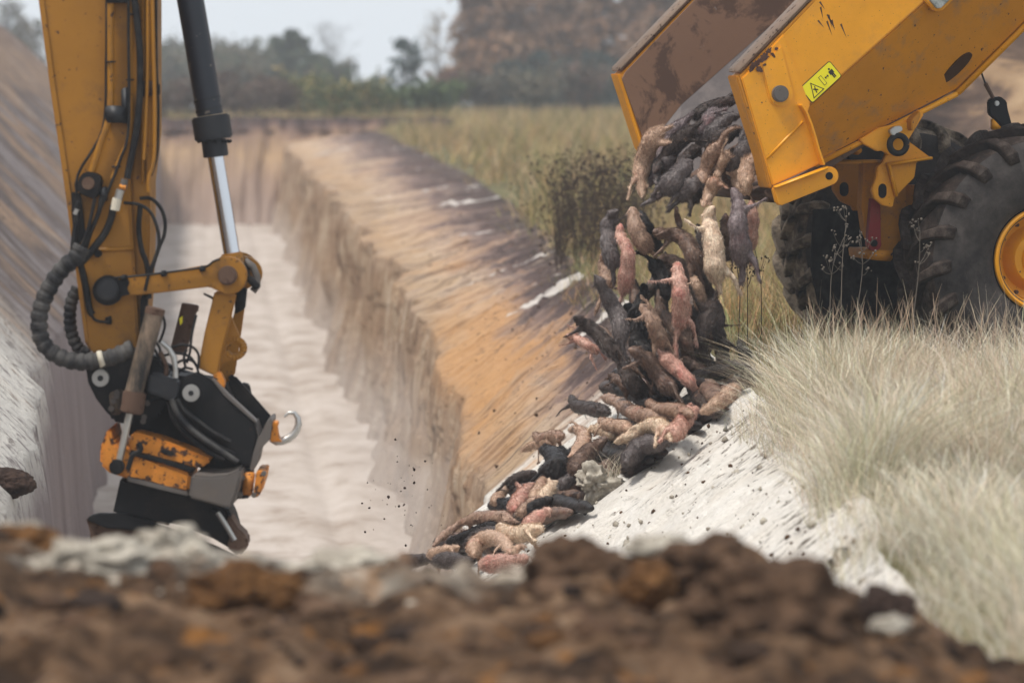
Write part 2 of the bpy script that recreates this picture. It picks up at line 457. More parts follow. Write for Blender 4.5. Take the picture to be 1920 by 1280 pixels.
sepn = t.nodes.new('ShaderNodeSeparateXYZ'); t.links.new(uvn, sepn.inputs[0]); u_, v_ = sepn.outputs[0], sepn.outputs[1]
stk = noi(t, uvs(0.55, 0.45), 1.6, 8, 0.68, 0.5)
stk2 = noi(t, uvs(1.3, 0.35), 1.6, 7, 0.68, 0.2)
vv = math_n(t, 'ADD', math_n(t, 'MULTIPLY', v_, 0.35), math_n(t, 'MULTIPLY', math_n(t, 'SUBTRACT', noi(t, uvs(0.42, 0.13), 1.0, 7, 0.66, 0.3), 0.26), 8.5))
bd = t.nodes.new('ShaderNodeMapRange'); bd.inputs[1].default_value = -0.3; bd.inputs[2].default_value = 6.0; t.links.new(vv, bd.inputs[0])
soil = ramp(t, bd.outputs[0], [(0.0, (0.40, 0.36, 0.34)), (0.10, (0.30, 0.27, 0.26)), (0.2, (0.15, 0.12, 0.115)), (0.34, (0.23, 0.20, 0.195)), (0.44, (0.11, 0.085, 0.075)), (0.54, (0.30, 0.205, 0.14)),
                               (0.64, (0.15, 0.105, 0.085)), (0.76, (0.30, 0.205, 0.135)), (0.88, (0.17, 0.12, 0.095)), (1.0, (0.10, 0.075, 0.06))])
soil = mix(t, ramp(t, stk2, [(0.34, 0.6), (0.5, 0.0)]), soil, (0.10, 0.08, 0.075))
soil = mix(t, ramp(t, stk2, [(0.58, 0.0), (0.7, 0.5)]), soil, (0.46, 0.42, 0.39))
wst = noi(t, uvs(2.5, 0.3), 1.2, 6, 0.6)
wall = ramp(t, wst, [(0.3, (0.19, 0.155, 0.155)), (0.6, (0.27, 0.23, 0.225)), (0.8, (0.34, 0.30, 0.28))])
wm = t.nodes.new('ShaderNodeMapRange'); wm.inputs[1].default_value = -0.12; wm.inputs[2].default_value = 0.1; wm.inputs[3].default_value = 1; wm.inputs[4].default_value = 0
t.links.new(v_, wm.inputs[0])
soil = mix(t, ramp(t, noi(t, uvs(5, 4), 1.2, 7, 0.74), [(0.36, 0.7), (0.46, 0.0)]), soil, (0.075, 0.058, 0.052))
c = mix(t, wm.outputs[0], soil, wall)
# lime crust near the lip at the close end
jag = math_n(t, 'ADD', u_, math_n(t, 'MULTIPLY', math_n(t, 'SUBTRACT', stk2, 0.5), 5))
lm = t.nodes.new('ShaderNodeMapRange'); lm.inputs[1].default_value = 34; lm.inputs[2].default_value = 29; lm.inputs[4].default_value = 0.9; t.links.new(jag, lm.inputs[0])
vl = t.nodes.new('ShaderNodeMapRange'); vl.inputs[1].default_value = 1.5; vl.inputs[2].default_value = 0.5; t.links.new(v_, vl.inputs[0])
vb = t.nodes.new('ShaderNodeMapRange'); vb.inputs[1].default_value = -0.35; vb.inputs[2].default_value = -0.05; t.links.new(v_, vb.inputs[0])
f = math_n(t, 'MULTIPLY', math_n(t, 'MULTIPLY', lm.outputs[0], vl.outputs[0]), vb.outputs[0])
c = mix(t, math_n(t, 'MULTIPLY', f, ramp(t, noi(t, uvs(3, 3), 2, 6, 0.7), [(0.38, 0.15), (0.5, 1.0)])), c, (0.58, 0.55, 0.50))
t.links.new(c, b.inputs['Base Color'])
bump(t, b, math_n(t, 'ADD', stk2, noi(t, uvs(6, 6), 2, 6, 0.7)), 0.06, 0.7)
spoil = link('spoil_bank', me, m); tag(spoil, kind='structure')

# ---- trench floor
Yf = spaced(10.5, 108, 0.06)[:, None]; uf = np.linspace(-1.9, 2.9, 70)[None]
edge = np.clip((np.abs(uf - 0.5) - 1.35) / 0.9, 0, 1)
Zf = FL + 0.02 + 0.03 * fbm(Yf * 0.25, uf * 1.2, 2) + (0.30 + 0.22 * fbm(Yf * 0.9, uf * 0.8 + 5, 3)) * edge ** 1.8 + 0.008 * fbm(Yf * 2, uf * 6, 3) - 0.05 * np.exp(-((uf - 0.1) / 0.12) ** 2) - 0.05 * np.exp(-((uf - 1.3) / 0.12) ** 2)
Pf = np.stack([uf + TX * Yf + 0 * Yf, np.repeat(Yf, 70, 1), Zf], -1)
me = grid_mesh('trench_floor', Pf[:, ::1], np.stack([np.repeat(Yf, 70, 1), np.repeat(uf, len(Yf), 0)], -1))
m, t, b = mat_new('lime_sand', 0.95, 0.12)
v = coord(t, 'Object', (0.9, 0.5, 1))
n1_ = noi(t, v, 1.6, 8, 0.66, 0.4)
c = ramp(t, n1_, [(0.32, (0.26, 0.205, 0.165)), (0.43, (0.36, 0.305, 0.262)), (0.55, (0.44, 0.385, 0.342)), (0.72, (0.49, 0.44, 0.40))])
c = mix(t, ramp(t, noi(t, v, 7, 6, 0.7), [(0.62, 0.0), (0.72, 0.5)]), c, (0.38, 0.31, 0.26))
t.links.new(c, b.inputs['Base Color']); bump(t, b, noi(t, v, 9, 6, 0.7), 0.03, 0.5)
M['lime_sand'] = m
tag(link('trench_floor', me, m), kind='structure')

# ---- far end of the trench
a_ = np.linspace(-3.5, 7.0, 200)[None]; h_ = np.linspace(0, 1, 60)[:, None]
Yw = 106.4 + 1.1 * h_ + 0.25 * fbm(a_ * 3.2, h_ * 1.5, 4) + 0 * a_
Zw2 = FL + (0.35 - FL) * h_ + 0 * a_ + 0.08 * fbm(a_ * 2, h_ * 0 + 2) * h_
P = np.stack([a_ + TX * 107 + 0 * h_, Yw, Zw2], -1)
me = grid_mesh('trench_end', P, np.stack([a_ + 60 + 0 * h_, (h_ - 1) * 2.6 + 0 * a_], -1))
m, t, b = mat_new('end_earth', 0.95, 0.1)
uvn = t.nodes.new('ShaderNodeTexCoord').outputs['UV']
sepn = t.nodes.new('ShaderNodeSeparateXYZ'); t.links.new(uvn, sepn.inputs[0])
hz = math_n(t, 'ADD', sepn.outputs[1], math_n(t, 'MULTIPLY', math_n(t, 'SUBTRACT', noi(t, uvs(0.8, 0.5), 1.5, 6, 0.65), 0.5), 1.4))
mr = t.nodes.new('ShaderNodeMapRange'); mr.inputs[1].default_value = -2.6; mr.inputs[2].default_value = 0; t.links.new(hz, mr.inputs[0])
c = ramp(t, mr.outputs[0], [(0, (0.36, 0.28, 0.24)), (0.4, (0.34, 0.24, 0.18)), (0.65, (0.44, 0.30, 0.18)), (0.84, (0.26, 0.17, 0.12)), (0.93, (0.09, 0.06, 0.055)), (1, (0.06, 0.045, 0.04))])
c = mix(t, ramp(t, noi(t, uvs(3, 0.4), 1.2, 6, 0.6), [(0.35, 0.5), (0.55, 0.0)]), c, (0.15, 0.10, 0.085))
t.links.new(c, b.inputs['Base Color'])
tag(link('trench_end', me, m), kind='structure')

# ---- the field on the right, the land behind the trench end and the ground round the camera: one sheet each
def gz(x, y):
    far = np.clip(y - 118, 0, None)
    return 0.05 * fbm(x * 0.35, y * 0.35, 4) - 0.0115 * far
m, t, b = mat_new('field_soil', 0.95, 0.1)
v = coord(t)
c = ramp(t, noi(t, v, 0.5, 8, 0.7), [(0.3, (0.05, 0.045, 0.03)), (0.48, (0.12, 0.105, 0.05)), (0.62, (0.16, 0.15, 0.075)), (0.78, (0.22, 0.19, 0.12))])
t.links.new(c, b.inputs['Base Color']); bump(t, b, noi(t, v, 6, 6, 0.7), 0.08, 0.8)
M['field'] = m
du = np.concatenate([np.linspace(0, 6, 50), np.linspace(6.4, 20, 25), np.linspace(24, 160, 20)])[None]
YS2 = YS[::4]
if YS2[-1] != YS[-1]: YS2 = np.append(YS2, YS[-1])
Y2 = YS2[:, None]
ue2 = np.interp(YS2, YS, ue[:, 0])[:, None]
Ug = ue2 + du
Xg = Ug + TX * Y2
Zg = gz(Xg, Y2 + 0 * Xg) * np.clip(du / 0.6, 0, 1)
# heaped topsoil behind the truck
Xh = Xg - 5.2; Yh = Y2 - 44
Zg = Zg + np.clip(4.6 * np.exp(-((Xg - 9.2) / 3.6) ** 2 - ((Y2 - 54) / 7.0) ** 2) * (1 + 0.35 * fbm(Xg * 0.9, Y2 * 0.6 + 0 * Xg, 4)), 0, None) * np.clip(du / 1.5, 0, 1)
P = np.stack([Xg, np.repeat(Y2, Xg.shape[1], 1), Zg], -1)
tag(link('field', grid_mesh('field', P[:, ::-1], None), M['field']), kind='structure')
# behind the trench
xb = np.linspace(-170, 190, 140)[None]; yb = np.concatenate([[107.3], np.linspace(108.5, 140, 20), np.geomspace(146, 620, 40)])[:, None]
Zb = gz(xb + 0 * yb, yb + 0 * xb) * np.clip((yb - 107) / 3, 0, 1)
tag(link('far_field', grid_mesh('far_field', np.stack([xb + 0 * yb, yb + 0 * xb, Zb - 0.004], -1)[:, ::-1]), M['field']), kind='structure')
# left of the spoil bank
ul2 = np.interp(YS2, YS, Uw[:, -1] if False else (ul[:, 0] - 0.12))[:, None] - 11.5
dn = np.array([0.0, 3, 8, 20, 50, 140])[None]
Xl = ul2 - dn + TX * Y2
Zl_ = np.repeat(np.interp(YS2, YS, P[0, 0, 2] * 0 + Z[:, -1])[:, None], 6, 1) * np.clip(1 - dn / 8, 0, 1)
tag(link('left_field', grid_mesh('left_field', np.stack([Xl, np.repeat(Y2, 6, 1), Zl_], -1)), M['field']), kind='structure')
t = M['field'].node_tree; b = t.nodes['Principled BSDF']
src = b.inputs['Base Color'].links[0].from_socket
gp = t.nodes.new('ShaderNodeNewGeometry'); sz = t.nodes.new('ShaderNodeSeparateXYZ'); t.links.new(gp.outputs['Position'], sz.inputs[0])
v = coord(t, 'Object', (0.6, 0.3, 1.6))
hp = ramp(t, noi(t, v, 1.1, 6, 0.6, 0.8), [(0.40, (0.035, 0.024, 0.02)), (0.52, (0.11, 0.072, 0.052)), (0.58, (0.24, 0.155, 0.09)), (0.75, (0.34, 0.235, 0.14))])
mr = t.nodes.new('ShaderNodeMapRange'); mr.inputs[1].default_value = 0.25; mr.inputs[2].default_value = 0.6; t.links.new(sz.outputs[2], mr.inputs[0])
t.links.new(mix(t, mr.outputs[0], src, hp), b.inputs['Base Color'])

# ------------------------------------------------------------------ grass
def tint_mat(name, rough=0.9, trans=0.25):
    m, t, b = mat_new(name, rough, 0.15)
    a = t.nodes.new('ShaderNodeAttribute'); a.attribute_name = 'tint'
    t.links.new(a.outputs['Color'], b.inputs['Base Color'])
    if trans:
        tr = t.nodes.new('ShaderNodeBsdfTranslucent'); t.links.new(a.outputs['Color'], tr.inputs['Color'])
        ms = t.nodes.new('ShaderNodeMixShader'); ms.inputs[0].default_value = trans
        out = t.nodes['Material Output']
        t.links.new(b.outputs[0], ms.inputs[1]); t.links.new(tr.outputs[0], ms.inputs[2]); t.links.new(ms.outputs[0], out.inputs['Surface'])
    return m
M['grass'] = tint_mat('grass_blades')
def blades(name, B, H, W, lean, colr, segs=4, droop=1.6, head=0.0):
    """B (n,3) roots, H heights, W widths, lean (n,2) horizontal throw at the tip, colr (n,3); curved tapering strips"""
    n = len(B)
    s = np.linspace(0, 1, segs + 1)
    ph = rng.random(n) * 2 * np.pi
    side = np.stack([np.cos(ph), np.sin(ph) * 0.6, np.zeros(n)], 1)
    V = np.zeros((n, segs + 1, 2, 3))
    for i, q in enumerate(s):
        c = B + np.concatenate([lean * (q ** droop)[..., None] if np.ndim(q) else lean * q ** droop, (H * (q - 0.28 * q ** 2.2 * np.minimum(np.hypot(*lean.T) / H, 1)))[:, None]], 1)
        w = W * (1 - q * 0.85)
        if head: w = w * (1 + head * np.exp(-((q - 0.86) / 0.12) ** 2))
        V[:, i, 0] = c - side * w[:, None] / 2; V[:, i, 1] = c + side * w[:, None] / 2
    k = 2 * (segs + 1)
    base = (np.arange(n) * k)[:, None, None]
    q = np.array([[2 * i, 2 * i + 1, 2 * i + 3, 2 * i + 2] for i in range(segs)])[None]
    F = (base + q).reshape(-1, 4)
    C = np.repeat(colr[:, None, :], k, 1).reshape(-1, 3)
    return tri_mesh(name, V.reshape(-1, 3), F, C)
def edge_u(Y): return np.interp(Y, YS, ue[:, 0])
def clumped(n, nc, spread, ylo, yhi, ulo, uhi, pw=1.0):
    cy = ylo + (yhi - ylo) * rng.random(nc) ** pw
    cu = ulo + (uhi - ulo) * rng.random(nc)
    i = rng.integers(0, nc, n)
    Y = cy[i] + rng.normal(0, spread, n); u = cu[i] + rng.normal(0, spread, n)
    return Y, u, i
def clumped2(n, nc, ylo, yhi, ulo, uhi):
    cy = ylo + (yhi - ylo) * rng.random(nc); cu = ulo + (uhi - ulo) * rng.random(nc) ** 1.1
    sp = 0.05 + 0.10 * rng.random(nc)
    i = rng.choice(nc, n, p=(sp ** 1.5) / (sp ** 1.5).sum())
    return cy[i] + rng.normal(0, 1, n) * sp[i], cu[i] + rng.normal(0, 1, n) * sp[i], i, cy, cu
def pick(cols, n, jit=0.12):
    c = np.array(cols)[rng.integers(0, len(cols), n)]
    return c * (1 + jit * rng.normal(0, 1, (n, 1)))

# pale, lime-dusted tussocks along the lip nearest the camera
PALE = [(0.62, 0.55, 0.43), (0.54, 0.48, 0.36), (0.70, 0.62, 0.50), (0.58, 0.45, 0.33), (0.42, 0.39, 0.26), (0.66, 0.53, 0.42), (0.38, 0.36, 0.24), (0.66, 0.60, 0.50)]
def pale_grass(name, label, n, nc, ylo, yhi, u0, u1, hm, wid=0.0028, head=2.2, cols=PALE):
    Y, u, ci, cyc, cuc = clumped2(n, nc, ylo, yhi, u0, u1)
    ok = (u > -0.25) & (Y > 11.3) & (Y < yhi + 0.4)
    Y, u, ci = Y[ok], u[ok], ci[ok]; n = len(Y)
    U_ = edge_u(Y) + u
    X = U_ + TX * Y
    slope = np.clip(-u, 0, 1) * -0.55
    B = np.stack([X, Y, slope - 0.02 + 0.03 * fbm(X * 2, Y * 2, 2)], 1)
    hc = hm * (0.45 + 0.85 * rng.random(nc) ** 1.3)[ci]
    H = hc * (0.55 + 0.5 * rng.random(n)) * np.clip(0.45 + (u + 0.25) * 1.6, 0.45, 1)
    ang = rng.random(n) * 2 * np.pi; mag = H * (0.15 + 0.9 * rng.random(n) ** 1.3)
    cl = rng.normal(0, 0.10, (nc, 2))[ci]                      # each tussock is blown its own way
    ox = (X - (edge_u(cyc[ci]) + cuc[ci] + TX * cyc[ci])); oy = Y - cyc[ci]
    rr_ = np.hypot(ox, oy) + 0.03
    lean = np.stack([np.cos(ang) * mag + cl[:, 0] * H + ox / rr_ * H * 0.45 * np.minimum(rr_ / 0.12, 1), np.sin(ang) * mag + cl[:, 1] * H + oy / rr_ * H * 0.45], 1)
    colr = pick(cols, n, 0.28) * (0.86 + 0.42 * rng.random(nc))[ci][:, None] * (1 + rng.normal(0, 0.025, (nc, 3)))[ci]
    colr = np.clip(colr, 0.02, 0.85)
    o = link(name, blades(name, B, H, wid * (0.6 + 0.8 * rng.random(n)), lean, colr, 5, 1.7, head), M['grass'])
    tag(o, label, 'grass', kind='stuff')
    return o
pale_grass('pale_grass', 'pale dusty straw-coloured grass along the lip in front of the truck wheel', 62000, 250, 17.5, 22.3, -0.05, 2.7, 0.54, 0.0032)
pale_grass('blurred_pale_grass', 'out-of-focus pale grass on the near right edge of the trench', 34000, 170, 11.6, 17.8, 0.30, 2.5, 0.38)
pale_grass('straggling_tufts', 'small scattered pale tufts at the ragged edge of the white bank', 6500, 120, 11.8, 22.0, -0.24, 0.45, 0.26)

# the field beyond: yellow-green autumn grass
OLIVE = [(0.38, 0.29, 0.12), (0.22, 0.20, 0.075), (0.48, 0.35, 0.18), (0.44, 0.29, 0.15), (0.15, 0.155, 0.055), (0.55, 0.41, 0.24), (0.30, 0.20, 0.11)]
def field_grass(name, label, n, nc, ylo, yhi, ulo, uhi, hm, wid, cols, pw=1.0, spread=0.25):
    Y, u, ci = clumped(n, nc, spread, ylo, yhi, ulo, uhi, pw)
    ok = (u > -0.3) & (Y < 107) & (Y > 22); Y, u, ci = Y[ok], u[ok], ci[ok]; n = len(Y)
    U_ = edge_u(Y) + u; X = U_ + TX * Y
    B = np.stack([X, Y, gz(X, Y) * np.clip(u / .6, 0, 1) + np.clip(-u, 0, 1) * -0.6 - 0.02], 1)
    H = hm * (0.5 + 0.8 * rng.random(n)) * (0.6 + 0.7 * rng.random(nc))[ci] * np.clip(0.35 + (u + 0.3) * 0.8, 0.35, 1)
    ang = rng.random(n) * 2 * np.pi; mag = H * (0.2 + 0.7 * rng.random(n))
    lean = np.stack([np.cos(ang) * mag, np.sin(ang) * mag], 1)
    colr = pick(cols, n) * (0.55 + 0.85 * rng.random(nc))[ci][:, None] * (1 + rng.normal(0, [0.10, 0.05, 0.12], (nc, 3)))[ci]
    return tag(link(name, blades(name, B, H, wid * (0.6 + 0.8 * rng.random(n)), lean, colr, 3, 1.5, 0), M['grass']), label, 'grass', kind='stuff')
field_grass('meadow_grass', 'yellow-green meadow grass along the bank behind the falling animals', 36000, 800, 24.3, 50, -0.1, 4.2, 0.34, 0.008, OLIVE, 1.0, 0.2)
field_grass('distant_meadow_grass', 'blurred olive meadow grass running to the trees at the far end', 38000, 1400, 45, 107, -0.1, 20, 0.55, 0.02, OLIVE, 1.2, 0.4)
# grass beyond the trench end
n = 26000
Y = 108 + 32 * rng.random(n); X = -16 + 60 * rng.random(n)
B = np.stack([X, Y, gz(X, Y) - 0.02], 1); H = 0.3 + 0.45 * rng.random(n); an = rng.random(n) * 6.28
tag(link('far_grass', blades('far_grass', B, H, 0.04 * np.ones(n), np.stack([np.cos(an), np.sin(an)], 1) * 0.25, pick(OLIVE, n), 2), M['grass']), 'blurred grass strip behind the far end of the trench', 'grass', kind='stuff')

# ------------------------------------------------------------------ weeds
def weed(px, py, Y, h, label, dark=True, group=None):
    root = at(px, py, Y)
    bm = bmesh.new()
    rr = random.Random(px * 7 + py)
    tip = root + Vector((rr.uniform(-.08, .08), rr.uniform(-.05, .05), h))
    mid = (root + tip) / 2 + Vector((rr.uniform(-.03, .03), 0, 0))
    P = catmull([root - Vector((0, 0, .1)), mid, tip], 9)
    tube(bm, P, [0.0036 - 0.0002 * i for i in range(9)], 5)
    bm2 = bmesh.new()
    for k in range(9):
        q = P[rr.randint(4, 8)]
        e = q + Vector((rr.uniform(-.07, .07), rr.uniform(-.05, .05), rr.uniform(.03, .11)))
        tube(bm, [q, (q + e) / 2 + Vector((0, 0, -.01)), e], [0.0016, 0.0014, 0.0012], 4)
        for j in range(3):
            bmesh.ops.create_icosphere(bm2, subdivisions=1, radius=rr.uniform(.004, .009), matrix=Matrix.Translation(e + Vector((rr.uniform(-.02, .02), rr.uniform(-.02, .02), rr.uniform(-.012, .02)))))
    r = empty('dry_weed', root); tag(r, label, 'weed', group)
    bm_link('stem', bm, M['weed_dark' if dark else 'weed_grey'], r)
    bm_link('seed_heads', bm2, M['weed_dark' if dark else 'weed_grey'], r)['kind'] = 'stuff'
for nm, cc in (('weed_dark', (0.045, 0.03, 0.022)), ('weed_grey', (0.13, 0.11, 0.09))):
    m, t, b = mat_new(nm, 0.9, 0.1); b.inputs['Base Color'].default_value = (*cc, 1); M[nm] = m
weed(1556, 560, 23.0, 0.37, 'grey umbel weed, leftmost of three in front of the black gap between the wheels', False)
weed(1577, 572, 22.9, 0.50, 'tall grey umbel weed, middle one before the black gap between the wheels', False)
weed(1604, 574, 23.0, 0.46, 'grey umbel weed with a broad head, nearest the red strut', False)
weed(1402, 640, 24.6, 0.78, 'dark dry weed stalk right of the grey animal falling from the lip', True)
weed(1385, 610, 25.2, 0.52, 'short dark weed directly under the grey falling animal', True)
weed(1428, 600, 25.4, 0.55, 'dark weed stalk against the muddy left edge of the rear tyre', True)
weed(1712, 570, 22.0, 0.42, 'single thin weed stalk rising from the pale grass before the near tyre', False)
# the thicket of brown stalks on the meadow
nW = 520
bmv = []; 
Yw_ = 36 + 9 * rng.random(nW); pxw = 1040 + 170 * rng.random(nW)
Xw = (pxw - 960) / 7200 * Yw_
hw = 0.35 + 0.75 * rng.random(nW)
lean = rng.normal(0, 0.16, (nW, 2))
B = np.stack([Xw, Yw_, gz(Xw, Yw_)], 1)
me1 = blades('weed_thicket', B, hw, 0.010 * np.ones(nW), lean, pick([(0.10, 0.07, 0.05), (0.15, 0.11, 0.07), (0.2, 0.15, 0.09)], nW), 3, 1.3)
bm = bmesh.new(); bm.from_mesh(me1)
for i in range(nW):
    tp = Vector(B[i]) + Vector((lean[i, 0], lean[i, 1], hw[i] * 0.97))
    for j in range(4):
        q = tp + Vector((rng.normal(0, .07), rng.normal(0, .07), -abs(rng.normal(0, .2))))
        bmesh.ops.create_icosphere(bm, subdivisions=1, radius=0.007 + 0.010 * rng.random(), matrix=Matrix.Translation(q))
o = bm_link('weed_thicket', bm, M['weed_dark']); tag(o, 'thicket of brown seeded weed stalks on the meadow left of the tipping body', 'weeds', kind='stuff')

# ------------------------------------------------------------------ trees
M['leaf'] = tint_mat('tree_leaves', 0.9, 0.2)
m, t, b = mat_new('bark', 0.95, 0.1); t.links.new(ramp(t, noi(t, coord(t), 3, 5), [(0.3, (0.05, 0.042, 0.038)), (0.7, (0.13, 0.11, 0.10))]), b.inputs['Base Color']); M['bark'] = m
def tree(kind, X, Y, h, wd, label, group, cols, name, nl=2600, ls=0.22, seed=0, trunkf=1.0):
    r = np.random.default_rng(seed + 100)
    z0 = float(gz(np.array([X]), np.array([Y]))[0]) - 0.1
    root = empty(name, (X, Y, z0)); tag(root, label, 'tree', group)
    bm = bmesh.new()
    base = Vector((X, Y, z0))
    top = base + Vector((r.normal(0, .02) * h, r.normal(0, .02) * h, h * 0.97))
    TP = catmull([base, (base + top) / 2 + Vector((r.normal(0, .02) * h, 0, 0)), top], 12)
    tube(bm, TP, [0.018 * h * (1 - 0.9 * i / 11) * trunkf for i in range(12)], 7)
    cents = []
    nb = {'conifer': 60, 'larch': 46, 'bare': 60, 'broad': 46, 'pine': 15}[kind]
    for k in range(nb):
        if kind in ('conifer', 'larch'):
            q = 0.08 + 0.9 * (k + r.random()) / nb; ln = wd / 2 * (1 - q) ** 0.75 * (0.7 + 0.6 * r.random()) + 0.12; rise = r.uniform(-0.25, 0.35)
            if kind == 'larch': q = 0.15 + 0.83 * (k + r.random()) / nb; ln = wd / 2 * (1 - q * 0.75) * (0.5 + 0.7 * r.random()); rise = 0.3 + 0.4 * r.random()
        elif kind == 'pine':
            q = 0.25 + 0.7 * (k + r.random()) / nb; ln = wd / 2 * (1 - q * 0.7) * (0.45 + 0.9 * r.random()); rise = 0.45
        else:
            q = 0.15 + 0.75 * (k + r.random()) / nb; ln = wd / 2 * math.sin(math.pi * min(0.25 + q * 0.72, 1)) * (0.5 + 0.6 * r.random()); rise = 0.8 + 0.5 * r.random()
        i = min(int(q * 11), 10); st = TP[i].lerp(TP[i + 1], q * 11 - i)
        a = r.random() * 6.28
        e = st + Vector((math.cos(a) * ln, math.sin(a) * ln, ln * rise))
        md = (st + e) / 2 + Vector((0, 0, -0.06 * ln))
        rb = 0.005 * h * (1 - q * 0.6) * trunkf
        tube(bm, [st, md, e], [rb, rb * 0.65, rb * 0.25], 4)
        if kind in ('bare', 'broad', 'larch'):
            for j in range(4):
                s0 = st.lerp(e, r.uniform(.4, .9)); e2 = s0 + Vector((r.normal(0, .3), r.normal(0, .3), abs(r.normal(.3, .25)))) * ln * 0.6
                tube(bm, [s0, e2], [rb * 0.4, rb * 0.12], 3); cents.append((s0.lerp(e2, .7), ln * 0.22))
        for s in (0.45, 0.7, 0.95): cents.append((st.lerp(e, s), ln * (0.16 if kind in ('conifer', 'pine') else 0.2) + 0.06))
    bm_link('trunk', bm, M['bark'], root)
    cp = np.array([c[0] for c in cents]); cs = np.array([c[1] for c in cents])
    i = r.integers(0, len(cp), nl)
    off = r.normal(0, 1, (nl, 3)) * cs[i][:, None]; off[:, 2] *= 0.6
    C0 = cp[i] + off
    d1 = r.normal(0, 1, (nl, 3)); d1 /= np.linalg.norm(d1, axis=1)[:, None]
    d2 = np.cross(d1, r.normal(0, 1, (nl, 3))); d2 /= np.linalg.norm(d2, axis=1)[:, None]
    s = (ls * (0.5 + r.random(nl)))[:, None]
    V = np.stack([C0 - d1 * s * .5, C0 + d2 * s * .32, C0 + d1 * s * .6, C0 - d2 * s * .32], 1).reshape(-1, 3)
    F = np.arange(nl * 4).reshape(-1, 4)
    cc = np.array(cols)[r.integers(0, len(cols), len(cp))][i] * (1 + 0.15 * r.normal(0, 1, (nl, 1)))
    me = tri_mesh('crown', V, F, np.repeat(np.clip(cc, 0.01, 1), 4, 0))
    link('crown', me, M['leaf'], root)
GREEN = [(0.05, 0.07, 0.045), (0.07, 0.09, 0.055), (0.09, 0.105, 0.065)]
RUST = [(0.26, 0.145, 0.085), (0.32, 0.18, 0.10), (0.20, 0.125, 0.085), (0.30, 0.19, 0.12)]
GREY = [(0.13, 0.12, 0.09), (0.10, 0.10, 0.07), (0.17, 0.14, 0.10)]
BUSH = [(0.07, 0.10, 0.04), (0.10, 0.13, 0.05), (0.05, 0.075, 0.035)]
def tx(px, Y): return (px - 960) / 7200 * Y
def th(ytop, Y): 
    """height of a tree standing on the far field whose top shows at this row"""
    return CAMZ + (110 - ytop) / 7200 * Y - float(gz(np.array([0.]), np.array([float(Y)]))[0])
tree('conifer', tx(548, 190), 190, th(48, 190), 3.6, 'dark green spruce with a pointed top, tallest above the trench end', None, GREEN, 'spruce_tree', 5200, 0.26, 1)
tree('conifer', tx(520, 196), 196, th(62, 196), 2.4, 'narrow dark spruce close left of the tallest spruce', None, GREEN, 'spruce_tree', 2800, 0.24, 2)
tree('conifer', tx(590, 184), 184, th(96, 184), 4.2, 'broad dark green spruce right of the tallest spruce', None, GREEN, 'spruce_tree', 4600, 0.26, 3)
tree('broad', tx(625, 180), 180, th(130, 180), 2.6, 'low rounded dark tree at the right foot of the spruces', None, GREEN + GREY, 'leafy_tree', 2600, 0.24, 4)
tree('bare', tx(605, 205), 205, th(28, 205), 3.2, 'thin leafless tree rising behind the spruces', None, GREY, 'bare_tree', 160, 0.12, 5)
for k, (x_, yt, Y_) in enumerate([(318, 100, 200), (350, 118, 190), (385, 128, 205), (420, 92, 196), (455, 100, 188), (490, 112, 200), (300, 80, 215), (436, 118, 178)]):
    pos = ['just right of the excavator arm', 'second right of the excavator arm', 'behind the black hydraulic cylinder', 'just right of the black cylinder', 'midway between black cylinder and spruces', 'touching the left side of the spruces', 'tallest beside the excavator arm', 'low in front between cylinder and spruces'][k]
    tree('broad', tx(x_, Y_), Y_, th(yt, Y_), 3.6, 'hazy grey-green broadleaf tree ' + pos, 'broadleaf trees behind the trench end', GREY + GREEN[2:], 'leafy_tree', 2100, 0.24, 10 + k)
for k, (x_, yt, Y_) in enumerate([(12, -20, 150), (45, 8, 160), (70, 28, 155)]):
    tree('bare', tx(x_, Y_), Y_, th(yt, Y_), 2.6, 'bare grey tree above the spoil bank, ' + ['leftmost at the picture edge', 'middle of three', 'nearest the excavator arm'][k], 'bare trees above the spoil bank', GREY, 'bare_tree', 500, 0.16, 30 + k)
tree('pine', tx(762, 150), 150, th(62, 150), 2.6, 'small crooked blue-green pine standing alone against the sky', None, [(0.05, 0.08, 0.07), (0.04, 0.065, 0.055)], 'pine_tree', 700, 0.2, 41)
tree('bare', tx(822, 150), 150, th(2, 150), 1.7, 'slim birch with a few yellow leaves between the pine and the larches', None, [(0.30, 0.22, 0.12), (0.24, 0.18, 0.11)], 'birch_tree', 420, 0.11, 42, 0.7)
k = 0
for (x_, yt, Y_, w_) in [(888, -60, 165, 3.2), (930, -90, 172, 3.4), (965, -70, 160, 3.2), (1010, -110, 170, 3.6), (1050, -80, 162, 3.4), (1095, -120, 174, 3.6), (1135, -90, 165, 3.4), (1180, -110, 170, 3.6), (1225, -80, 162, 3.4), (1270, -100, 172, 3.6), (1320, -90, 166, 3.6), (1370, -90, 170, 3.6)]:
    lab = ['at the left end of the row, beside the birch', 'second from the left end of the row', 'third from the left end of the row', 'fourth from the left end of the row', 'fifth from the left end of the row', 'sixth from the left end of the row', 'seventh from the left, left of the tipping body corner', 'just above the tipping body corner', 'right above the corner of the tipping body', 'just where the body rail leaves the frame', 'mostly behind the tipping body', 'rightmost, behind the tipping body'][k]
    tree('larch', tx(x_, Y_), Y_, th(yt, Y_), w_, 'tall rust-brown autumn larch ' + lab, 'larches behind the meadow', RUST, 'larch_tree', 5200, 0.25, 50 + k); k += 1
k = 0
